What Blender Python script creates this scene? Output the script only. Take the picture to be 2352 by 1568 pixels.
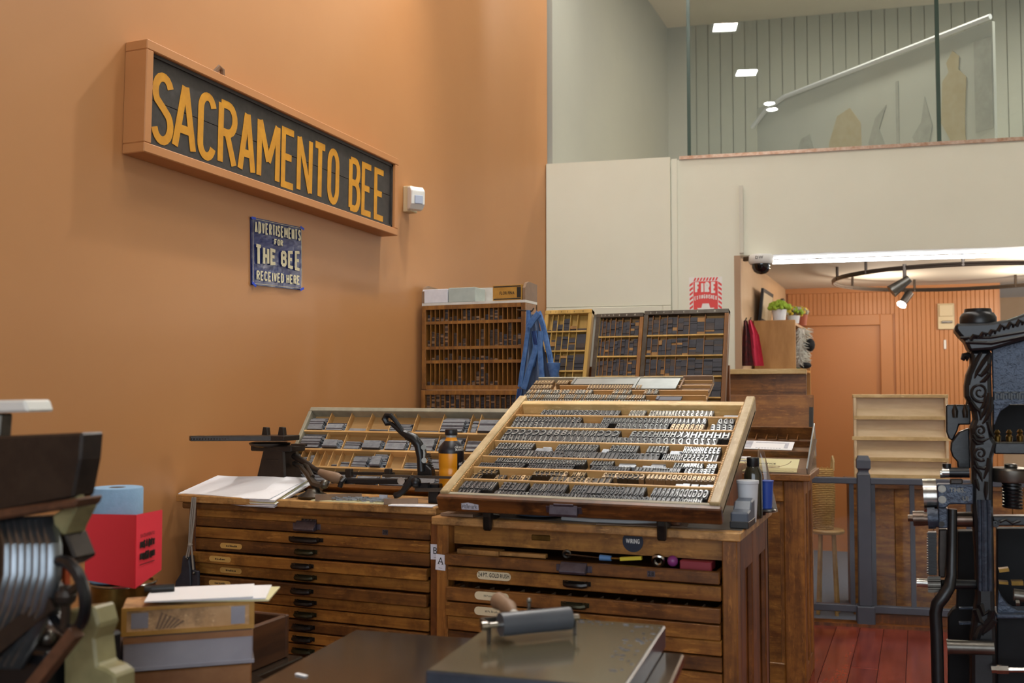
import bpy, math, random
from mathutils import Matrix, Vector
for o in list(bpy.data.objects): bpy.data.objects.remove(o)
random.seed(7)
R = math.radians
scene = bpy.context.scene
COL = scene.collection

# ------------------------------------------------------------------ camera
CAM_H = 1.5
YAW, PITCH = R(22.2), R(2.78)
FPX = 2287.0
cam_d = bpy.data.cameras.new('camera'); cam = bpy.data.objects.new('camera', cam_d); COL.objects.link(cam)
cam_d.sensor_width = 36; cam_d.lens = 35.0; cam_d.clip_start = .05
cam.location = (0, 0, CAM_H); cam.rotation_euler = (R(90) + PITCH, 0, YAW)
cam_d.dof.use_dof = True; cam_d.dof.focus_distance = 3.9; cam_d.dof.aperture_fstop = 3.4
scene.camera = cam
# ------------------------------------------------------------------ world, exposure
scene.view_settings.view_transform = 'Standard'; scene.view_settings.look = 'None'
scene.view_settings.gamma = 1; scene.view_settings.use_curve_mapping = False
scene.view_settings.exposure = 0.06
w = bpy.data.worlds.new('world'); scene.world = w; w.use_nodes = True
w.node_tree.nodes['Background'].inputs[0].default_value = (.75, .86, 1, 1)
w.node_tree.nodes['Background'].inputs[1].default_value = 1.0
# light strengths, tuned together
DOWNLIGHT = 145.0        # square ceiling downlights and two added fills (emission strength)
WINDOW_W = 125.0          # daylight through the shop window behind the camera
SPOT_W = 210.0            # track spots on the orange wall
MEZZ = 380.0              # unseen round lights added to brighten the mezzanine
BACKROOM_W = 21.0
# daylight from the street window in the front wall, behind the camera and to the right
ld = bpy.data.lights.new('street_window_daylight', 'AREA'); ld.shape = 'RECTANGLE'; ld.size = 4.6; ld.size_y = 3.0
ld.energy = WINDOW_W; ld.color = (.86, .93, 1.0)
lo = bpy.data.objects.new('street_window_daylight', ld); COL.objects.link(lo)
lo.location = (1.0, -3.35, 2.3); lo.rotation_euler = (R(90), 0, 0)

# ------------------------------------------------------------------ geometry helpers
_fw = Vector((-math.sin(YAW)*math.cos(PITCH), math.cos(YAW)*math.cos(PITCH), math.sin(PITCH)))
_rt = Vector((math.cos(YAW), math.sin(YAW), 0)); _up = _rt.cross(_fw)
def at_Y(u, v, Y):
    r = _fw + _rt*((u-1176)/FPX) + _up*((784-v)/FPX)
    return Vector((0, 0, CAM_H)) + r*(Y/r.y)
def at_Z(u, v, z):
    r = _fw + _rt*((u-1176)/FPX) + _up*((784-v)/FPX)
    return Vector((0, 0, CAM_H)) + r*((z-CAM_H)/r.z)
def size_at(p):                       # pixels of the photograph for one metre at p
    return FPX/((Vector(p)-Vector((0, 0, CAM_H))).dot(_fw))
XW, YB, A8 = -2.47, 6.73, R(8)
BWM = Matrix.Translation((XW, YB, 0)) @ Matrix.Rotation(A8, 4, 'Z')     # back wall frame: x along it, y behind it
FACE_BACK = Matrix(((1,0,0,0),(0,0,-1,0),(0,1,0,0),(0,0,0,1)))           # text plane facing -y
FACE_LEFT = Matrix(((0,0,1,0),(1,0,0,0),(0,1,0,0),(0,0,0,1)))           # text plane on the left wall, facing +x
T = Matrix.Translation
def RZ(a): return Matrix.Rotation(a, 4, 'Z')
def RX(a): return Matrix.Rotation(a, 4, 'X')
def RY(a): return Matrix.Rotation(a, 4, 'Y')

class MB:
    def __init__(s, M=None): s.v=[]; s.f=[]; s.m=[]; s.M = M.copy() if M else Matrix()
    def add(s, vs, fs, mi=0, M=None):
        b=len(s.v); X = s.M @ M if M else s.M
        s.v += [X @ Vector(p) for p in vs]
        for f in fs: s.f.append([i+b for i in f]); s.m.append(mi)
        return s
    def box(s, x0,x1,y0,y1,z0,z1, mi=0, M=None):
        return s.add([(x0,y0,z0),(x1,y0,z0),(x1,y1,z0),(x0,y1,z0),(x0,y0,z1),(x1,y0,z1),(x1,y1,z1),(x0,y1,z1)],
            [(0,3,2,1),(4,5,6,7),(0,1,5,4),(1,2,6,5),(2,3,7,6),(3,0,4,7)], mi, M)
    def cbox(s, c, d, mi=0, M=None):
        return s.box(c[0]-d[0]/2,c[0]+d[0]/2,c[1]-d[1]/2,c[1]+d[1]/2,c[2]-d[2]/2,c[2]+d[2]/2,mi,M)
    def bar(s, p0, p1, w, h, mi=0):           # box between two points; w sideways, h up
        p0=Vector(p0); p1=Vector(p1); d=(p1-p0); L=d.length; d.normalize()
        up=Vector((0,0,1)) if abs(d.z)<.95 else Vector((0,1,0))
        sd=d.cross(up).normalized(); up=sd.cross(d)
        vs=[p0+sd*a*w/2+up*b*h/2 for a,b in((-1,-1),(1,-1),(1,1),(-1,1))]; vs+=[p+d*L for p in vs]
        return s.add(vs,[(0,1,2,3),(7,6,5,4),(0,4,5,1),(1,5,6,2),(2,6,7,3),(3,7,4,0)],mi)
    def prism(s, pts, vec, mi=0, M=None):      # extrude a polygon of 3-D points
        n=len(pts); vec=Vector(vec); a=[Vector(p) for p in pts]
        nor=Vector((0,0,0))
        for i in range(n): nor+=a[i].cross(a[(i+1)%n])
        if nor.dot(vec)>0: a=a[::-1]
        vs=a+[p+vec for p in a]
        fs=[tuple(range(n)),tuple(range(2*n-1,n-1,-1))]+[(i,i+n,(i+1)%n+n,(i+1)%n) for i in range(n)]
        return s.add(vs,fs,mi,M)
    def cyl(s, p0, p1, r0, r1=None, n=16, mi=0, cap=True, M=None):
        r1=r0 if r1 is None else r1
        return s.tube([p0,p1],[r0,r1],n,mi,cap,M)
    def tube(s, pts, r, n=8, mi=0, cap=True, M=None, flat=1.0, closed=False):
        P=[Vector(p) for p in pts]; m=len(P); rr=r if isinstance(r,(list,tuple)) else [r]*m
        vs=[]; prev=None
        for i in range(m):
            if closed: d=P[(i+1)%m]-P[i-1]
            else: d=P[min(i+1,m-1)]-P[max(i-1,0)]
            d.normalize()
            if prev is None:
                u=Vector((0,0,1)) if abs(d.z)<.9 else Vector((1,0,0))
                a=d.cross(u).normalized()
            else: a=(prev-d*prev.dot(d)).normalized()
            prev=a; b=d.cross(a)
            for k in range(n):
                t=2*math.pi*k/n; vs.append(P[i]+a*(rr[i]*math.cos(t))+b*(rr[i]*flat*math.sin(t)))
        fs=[]
        for i in range(m if closed else m-1):
            j=(i+1)%m
            for k in range(n): fs.append((i*n+k,i*n+(k+1)%n,j*n+(k+1)%n,j*n+k))
        if cap and not closed: fs+=[tuple(range(n-1,-1,-1)),tuple(range((m-1)*n,m*n))]
        return s.add(vs,fs,mi,M)
    def lathe(s, prof, c=(0,0,0), n=24, mi=0, M=None):     # profile of (radius, height)
        c=Vector(c); vs=[]; fs=[]; m=len(prof)
        for r,z in prof:
            for k in range(n):
                t=2*math.pi*k/n; vs.append(c+Vector((r*math.cos(t),r*math.sin(t),z)))
        for i in range(m-1):
            for k in range(n): fs.append((i*n+k,i*n+(k+1)%n,(i+1)*n+(k+1)%n,(i+1)*n+k))
        fs+=[tuple(range(n-1,-1,-1)),tuple(range((m-1)*n,m*n))]
        return s.add(vs,fs,mi,M)
    def ball(s, c, r, n=12, mi=0):
        r=r if isinstance(r,(tuple,list)) else (r,r,r); k=max(4,n//2)
        prof=[(math.sin(math.pi*i/k)+1e-4,-math.cos(math.pi*i/k)) for i in range(k+1)]
        return s.lathe(prof,(0,0,0),n,mi,T(c)@Matrix.Diagonal((r[0],r[1],r[2],1)))
    def ring(s, c, ax, R0, r, n=32, m=8, mi=0):
        ax=Vector(ax).normalized(); u=ax.orthogonal().normalized(); v=ax.cross(u); c=Vector(c)
        return s.tube([c+u*(R0*math.cos(2*math.pi*i/n))+v*(R0*math.sin(2*math.pi*i/n)) for i in range(n)],r,m,mi,closed=True)
    def stroke(s, pts, t, d, mi=0, M=None):    # flat lettering stroke in the local xy plane, thickness t, height d
        P=[Vector((p[0],p[1],0)) for p in pts]; m=len(P)
        closed=(P[0]-P[-1]).length<1e-6
        if closed: P=P[:-1]; m-=1
        L=[];Rr=[]
        for i in range(m):
            a=P[i-1] if (i>0 or closed) else None; b=P[(i+1)%m] if (i<m-1 or closed) else None
            d0=(P[i]-a).normalized() if a else None; d1=(b-P[i]).normalized() if b else None
            if d0 is None: d0=d1
            if d1 is None: d1=d0
            tv=(d0+d1)
            if tv.length<.2: tv=d1.copy()
            tv.normalize(); nn=Vector((-tv.y,tv.x,0)); c=max(.45,nn.dot(Vector((-d1.y,d1.x,0))))
            L.append(P[i]+nn*(t/2/c)); Rr.append(P[i]-nn*(t/2/c))
        s.lay=getattr(s,'lay',0)+1; up=Vector((0,0,d+(s.lay%40)*.00004))      # overlapping strokes lie one on another
        for i in range(m if closed else m-1):
            j=(i+1)%m; q=[Rr[i],Rr[j],L[j],L[i]]
            s.add([p+up for p in q]+q,[(0,1,2,3),(4,5,1,0),(6,7,3,2)]+([] if closed else [(5,6,2,1),(7,4,0,3)]),mi,M)
        return s
    def sletter(s, ch, x, y, w, h, t, d, mi=0, M=None, warp=None):
        if ch not in SF: return s
        for pl in SF[ch]:
            pts=[(x+t/2+p[0]*(w-t), y+t/2+p[1]*(h-t)) for p in pl]
            if warp: pts=[warp(*p) for p in pts]
            s.stroke(pts,t,d,mi,M)
        return s
    def stext(s, txt, x, y, h, t, d, mi=0, M=None, wf=.55, gap=.16, total=None, center=True, warp=None):
        ws=[(.35 if c==' ' else .3 if c in 'I.1' else 1.35 if c in 'MW' else 1.0)*wf*h for c in txt]
        g=gap*h; tot=sum(ws)+g*(len(txt)-1)
        k=1.0 if total is None else total/tot
        cx=x-tot*k/2 if center else x
        for c,w_ in zip(txt,ws):
            ww=w_*k
            if c=='I': s.sletter('I',cx+ww/2-t/2,y,t*1.001,h,t,d,mi,M,warp)
            elif c=='.': s.stroke([(cx+ww/2,y),(cx+ww/2,y+t)],t,d,mi,M)
            else: s.sletter(c,cx,y,ww,h,t,d,mi,M,warp)
            cx+=ww+g*k
        return s
    def text(s, txt, x, y, h, d=.0006, mi=0, M=None, bold=False, sx=1.0, total=None):   # built-in font, centred
        G=GLY[bold]; tot=sum(G[c][2] if c in G else .3 for c in txt)
        if total: sx=total/(tot*h)
        cx=x-tot*h*sx/2
        for c in txt:
            if c not in G: cx+=.3*h*sx; continue
            vs,fs,adv=G[c]
            s.add([(cx+p[0]*h*sx,y+p[1]*h,d) for p in vs],fs,mi,M); cx+=adv*h*sx
        return s
    def build(s, name, mats, parent=None, bevel=0, smooth=False, seg=1, sub=0):
        me=bpy.data.meshes.new(name); me.from_pydata([tuple(p) for p in s.v],[],s.f)
        mats=mats if isinstance(mats,(list,tuple)) else [mats]
        for k in mats: me.materials.append(k)
        if len(mats)>1: me.polygons.foreach_set('material_index',s.m)
        if smooth:
            me.polygons.foreach_set('use_smooth',[True]*len(me.polygons)); me.set_sharp_from_angle(angle=R(38))
        me.update()
        return link(name,me,parent,bevel,seg,sub)
def link(name, me, parent=None, bevel=0, seg=1, sub=0):
    o=bpy.data.objects.new(name,me); COL.objects.link(o)
    if parent is not None:
        o.parent=parent
        if parent.name in WORLD: o.matrix_parent_inverse=parent.matrix_basis.inverted()
    if bevel:
        b=o.modifiers.new('bevel','BEVEL'); b.width=bevel; b.segments=seg; b.limit_method='ANGLE'; b.angle_limit=R(40)
    if sub:
        b=o.modifiers.new('subdivision','SUBSURF'); b.levels=sub; b.render_levels=sub
    return o
WORLD=set()
def tag(o, label, cat, group=None, kind=None):
    o['label']=label; o['category']=cat
    if group: o['group']=group
    if kind: o['kind']=kind
    return o
def thing(name, label, cat, loc=(0,0,0), M=None, group=None, world=True):
    o=bpy.data.objects.new(name,None); COL.objects.link(o); o.empty_display_size=.05
    if M is not None: o.matrix_basis=M
    else: o.location=loc; o.matrix_basis=T(loc)
    if world: WORLD.add(o.name)
    return tag(o,label,cat,group)
def struct(o, label=None, cat=None):
    o['kind']='structure'
    if label: o['label']=label
    if cat: o['category']=cat
    return o
def sroot(name, label, cat, loc=(0,0,0)):
    return struct(thing(name,label,cat,loc))
def copy_tree(o, M=None, label=None):
    c=o.copy(); COL.objects.link(c)
    if M is not None: c.matrix_basis=M
    if label: c['label']=label
    for ch in [x for x in bpy.data.objects if x.parent==o]:
        k=copy_tree(ch); k.parent=c; k.matrix_parent_inverse=ch.matrix_parent_inverse.copy()
    return c

# ------------------------------------------------------------------ lettering
def arc(cx,cy,rx,ry,a0,a1,n=10): return [(cx+rx*math.cos(R(a0+(a1-a0)*i/n)),cy+ry*math.sin(R(a0+(a1-a0)*i/n))) for i in range(n+1)]
SF={'A':[[(0,0),(.47,1)],[(1,0),(.53,1)],[(.2,.3),(.8,.3)]],
 'B':[[(0,0),(0,1)],[(0,1)]+arc(.55,.77,.4,.23,90,-90)+[(0,.54)],[(0,.54)]+arc(.55,.27,.45,.27,90,-90)+[(0,0)]],
 'C':[arc(.5,.78,.5,.22,15,180)+arc(.5,.22,.5,.22,180,345)],
 'D':[[(0,0),(0,1)]+arc(.4,.7,.6,.3,90,0)+arc(.4,.3,.6,.3,0,-90)+[(0,0)]],
 'E':[[(1,1),(0,1),(0,0),(1,0)],[(0,.52),(.8,.52)]],
 'F':[[(1,1),(0,1),(0,0)],[(0,.52),(.8,.52)]],
 'G':[arc(.5,.78,.5,.22,20,180)+arc(.5,.22,.5,.22,180,360)+[(1,.46),(.6,.46)]],
 'H':[[(0,0),(0,1)],[(1,0),(1,1)],[(0,.5),(1,.5)]],
 'I':[[(.5,0),(.5,1)]], 'L':[[(0,1),(0,0),(1,0)]],
 'M':[[(0,0),(0,1)],[(1,0),(1,1)],[(.03,1),(.5,.3)],[(.97,1),(.5,.3)]],
 'N':[[(0,0),(0,1)],[(1,0),(1,1)],[(.03,1),(.97,0)]],
 'O':[arc(.5,.74,.5,.26,0,180)+arc(.5,.26,.5,.26,180,360)+[(1,.74)]],
 'R':[[(0,0),(0,1)],[(0,1)]+arc(.5,.76,.5,.24,90,-90)+[(0,.52)],[(.45,.52),(1,0)]],
 'P':[[(0,0),(0,1)],[(0,1)]+arc(.5,.74,.5,.26,90,-90)+[(0,.48)]],
 'S':[arc(.5,.77,.48,.23,20,220)+[(.5,.52)]+arc(.5,.24,.5,.24,45,-165,12)],
 'T':[[(.5,0),(.5,1)],[(0,1),(1,1)]], 'U':[[(0,1)]+arc(.5,.25,.5,.25,180,360)+[(1,1)]],
 'V':[[(0,1),(.48,0)],[(1,1),(.52,0)]], 'X':[[(0,0),(1,1)],[(0,1),(1,0)]], 'Y':[[(0,1),(.5,.45),(1,1)],[(.5,.45),(.5,0)]],
 'Q':[arc(.5,.74,.5,.26,0,180)+arc(.5,.26,.5,.26,180,360)+[(1,.74)],[(.6,.25),(1,0)]]}
GLY={False:{},True:{}}
def make_glyphs():
    tmp=[]
    for bold in (False,True):
        for c in 'ABCDEFGHIKLMNOPRSTUWXYZ0123456789&.?abcdefghiklmnoprstuvwy-':
            cu=bpy.data.curves.new('g','FONT'); cu.body=c; cu.size=1.38; cu.resolution_u=2
            if bold: cu.offset=.03
            o=bpy.data.objects.new('g',cu); COL.objects.link(o); tmp.append((bold,c,o))
    dg=bpy.context.evaluated_depsgraph_get()
    for bold,c,o in tmp:
        me=bpy.data.meshes.new_from_object(o.evaluated_get(dg))
        vs=[tuple(v.co) for v in me.vertices]; fs=[tuple(p.vertices) for p in me.polygons]
        x0=min(v[0] for v in vs); x1=max(v[0] for v in vs)
        GLY[bold][c]=([(v[0]-x0+.05,v[1],0) for v in vs],fs,x1-x0+.13)
        cu=o.data; bpy.data.objects.remove(o); bpy.data.curves.remove(cu); bpy.data.meshes.remove(me)
make_glyphs()

# ------------------------------------------------------------------ materials
def lin(c): return c/12.92 if c<=.04045 else ((c+.055)/1.055)**2.4
def rgb(h):
    h=h.lstrip('#'); return tuple(lin(int(h[i:i+2],16)/255) for i in (0,2,4))+(1,)
def nmat(name):
    m=bpy.data.materials.new(name); m.use_nodes=True; nt=m.node_tree
    return m,nt,nt.nodes['Principled BSDF']
def coords(nt, scale=(1,1,1), rnd=True):
    tc=nt.nodes.new('ShaderNodeTexCoord'); mp=nt.nodes.new('ShaderNodeMapping'); mp.inputs['Scale'].default_value=scale
    nt.links.new(tc.outputs['Object'],mp.inputs['Vector'])
    if rnd:
        oi=nt.nodes.new('ShaderNodeObjectInfo'); mu=nt.nodes.new('ShaderNodeMath'); mu.operation='MULTIPLY'; mu.inputs[1].default_value=37
        nt.links.new(oi.outputs['Random'],mu.inputs[0]); nt.links.new(mu.outputs[0],mp.inputs['Location'])
    return mp
def noise(nt, vec, scale, detail=4, rough=.6):
    n=nt.nodes.new('ShaderNodeTexNoise'); n.inputs['Scale'].default_value=scale; n.inputs['Detail'].default_value=detail
    n.inputs['Roughness'].default_value=rough; nt.links.new(vec.outputs[0],n.inputs['Vector']); return n
def ramp(nt, src, stops):
    r=nt.nodes.new('ShaderNodeValToRGB'); e=r.color_ramp.elements
    e[0].position,e[0].color=stops[0]; e[1].position,e[1].color=stops[-1]
    for p,c in stops[1:-1]: k=e.new(p); k.color=c
    nt.links.new(src,r.inputs[0]); return r
def bump(nt, bs, src, strength, dist):
    b=nt.nodes.new('ShaderNodeBump'); b.inputs['Strength'].default_value=strength; b.inputs['Distance'].default_value=dist
    nt.links.new(src,b.inputs['Height']); nt.links.new(b.outputs[0],bs.inputs['Normal'])
def plain(name, col, rough=.5, metal=0.0, col2=None, scale=8, bmp=0, bscale=None, spec=None, rnd=0, bdist=.002, coat=0):
    m,nt,b=nmat(name); c=rgb(col)
    b.inputs['Roughness'].default_value=rough; b.inputs['Metallic'].default_value=metal; b.inputs['Base Color'].default_value=c
    if spec is not None: b.inputs['Specular IOR Level'].default_value=spec
    if coat: b.inputs['Coat Weight'].default_value=coat; b.inputs['Coat Roughness'].default_value=.15
    mp=coords(nt) if (col2 or bmp) else None
    last=None
    if col2:
        n=noise(nt,mp,scale); r=ramp(nt,n.outputs['Fac'],[(.33,c),(.7,rgb(col2))]); last=r.outputs[0]; nt.links.new(last,b.inputs['Base Color'])
    if rnd:
        oi=nt.nodes.new('ShaderNodeObjectInfo'); h=nt.nodes.new('ShaderNodeHueSaturation'); mr=nt.nodes.new('ShaderNodeMapRange')
        mr.inputs['To Min'].default_value=1-rnd; mr.inputs['To Max'].default_value=1+rnd
        nt.links.new(oi.outputs['Random'],mr.inputs['Value']); nt.links.new(mr.outputs[0],h.inputs['Value'])
        if last: nt.links.new(last,h.inputs['Color'])
        else: h.inputs['Color'].default_value=c
        nt.links.new(h.outputs[0],b.inputs['Base Color'])
    if bmp:
        n=noise(nt,mp,bscale or scale,3); bump(nt,b,n.outputs['Fac'],bmp,bdist)
    return m
def wood(name, lo, hi, axis='x', freq=30, rough=.45, dirt=None, dirt_amt=.6, rnd=.12, contrast=(.36,.66), wear=True):
    m,nt,b=nmat(name); sc={'x':(1.6,freq,freq),'y':(freq,1.6,freq),'z':(freq,freq,1.6)}[axis]
    mp=coords(nt,sc); n=noise(nt,mp,1.0,5,.65)
    r=ramp(nt,n.outputs['Fac'],[(contrast[0],rgb(lo)),(contrast[1],rgb(hi))]); col=r.outputs[0]
    mp2=coords(nt,(1,1,1))
    if dirt:
        n2=noise(nt,mp2,9,6,.7); r2=ramp(nt,n2.outputs['Fac'],[(.45,(0,0,0,1)),(.62,(dirt_amt,)*3+(1,))])
        mx=nt.nodes.new('ShaderNodeMix'); mx.data_type='RGBA'; mx.inputs['B'].default_value=rgb(dirt)
        nt.links.new(r2.outputs[0],mx.inputs['Factor']); nt.links.new(col,mx.inputs['A']); col=mx.outputs['Result']
    if dirt and wear:                     # rubbed pale wear in short streaks
        mp3=coords(nt,{'x':(14,70,70),'y':(70,14,70),'z':(70,70,14)}[axis]); n3=noise(nt,mp3,1.0,4,.7); r3=ramp(nt,n3.outputs['Fac'],[(.57,(0,0,0,1)),(.70,(.55,.55,.55,1))])
        mx=nt.nodes.new('ShaderNodeMix'); mx.data_type='RGBA'; c_=rgb(hi); mx.inputs['B'].default_value=(min(1,c_[0]*1.45),min(1,c_[1]*1.5),min(1,c_[2]*1.6),1)
        nt.links.new(r3.outputs[0],mx.inputs['Factor']); nt.links.new(col,mx.inputs['A']); col=mx.outputs['Result']
    if rnd:
        oi=nt.nodes.new('ShaderNodeObjectInfo'); h=nt.nodes.new('ShaderNodeHueSaturation'); mr=nt.nodes.new('ShaderNodeMapRange')
        mr.inputs['To Min'].default_value=1-rnd; mr.inputs['To Max'].default_value=1+rnd
        nt.links.new(oi.outputs['Random'],mr.inputs['Value']); nt.links.new(mr.outputs[0],h.inputs['Value']); nt.links.new(col,h.inputs['Color']); col=h.outputs[0]
    nt.links.new(col,b.inputs['Base Color']); b.inputs['Roughness'].default_value=rough
    bump(nt,b,n.outputs['Fac'],.25,.001)
    return m
def emit(name, col, strength):
    m,nt,b=nmat(name); b.inputs['Base Color'].default_value=rgb(col); b.inputs['Emission Color'].default_value=rgb(col); b.inputs['Emission Strength'].default_value=strength
    return m
def pane(name, tint, refl=1.45, gain=1.0, rough=0.0, haze=0.0):       # thin clear sheet: tinted see-through plus mirror reflection
    m=bpy.data.materials.new(name); m.use_nodes=True; nt=m.node_tree; nt.nodes.clear()
    out=nt.nodes.new('ShaderNodeOutputMaterial'); tr=nt.nodes.new('ShaderNodeBsdfTransparent'); tr.inputs[0].default_value=tint
    gl=nt.nodes.new('ShaderNodeBsdfGlossy'); gl.inputs['Roughness'].default_value=rough; fr=nt.nodes.new('ShaderNodeFresnel'); fr.inputs[0].default_value=refl
    mu=nt.nodes.new('ShaderNodeMath'); mu.operation='MULTIPLY'; mu.inputs[1].default_value=gain; mu.use_clamp=True
    mx=nt.nodes.new('ShaderNodeMixShader'); nt.links.new(fr.outputs[0],mu.inputs[0]); nt.links.new(mu.outputs[0],mx.inputs[0])
    src=tr.outputs[0]
    if haze:
        df=nt.nodes.new('ShaderNodeBsdfDiffuse'); df.inputs[0].default_value=(.75,.78,.78,1); m2=nt.nodes.new('ShaderNodeMixShader'); m2.inputs[0].default_value=haze
        nt.links.new(tr.outputs[0],m2.inputs[1]); nt.links.new(df.outputs[0],m2.inputs[2]); src=m2.outputs[0]
    nt.links.new(src,mx.inputs[1]); nt.links.new(gl.outputs[0],mx.inputs[2]); nt.links.new(mx.outputs[0],out.inputs[0]); return m

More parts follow.
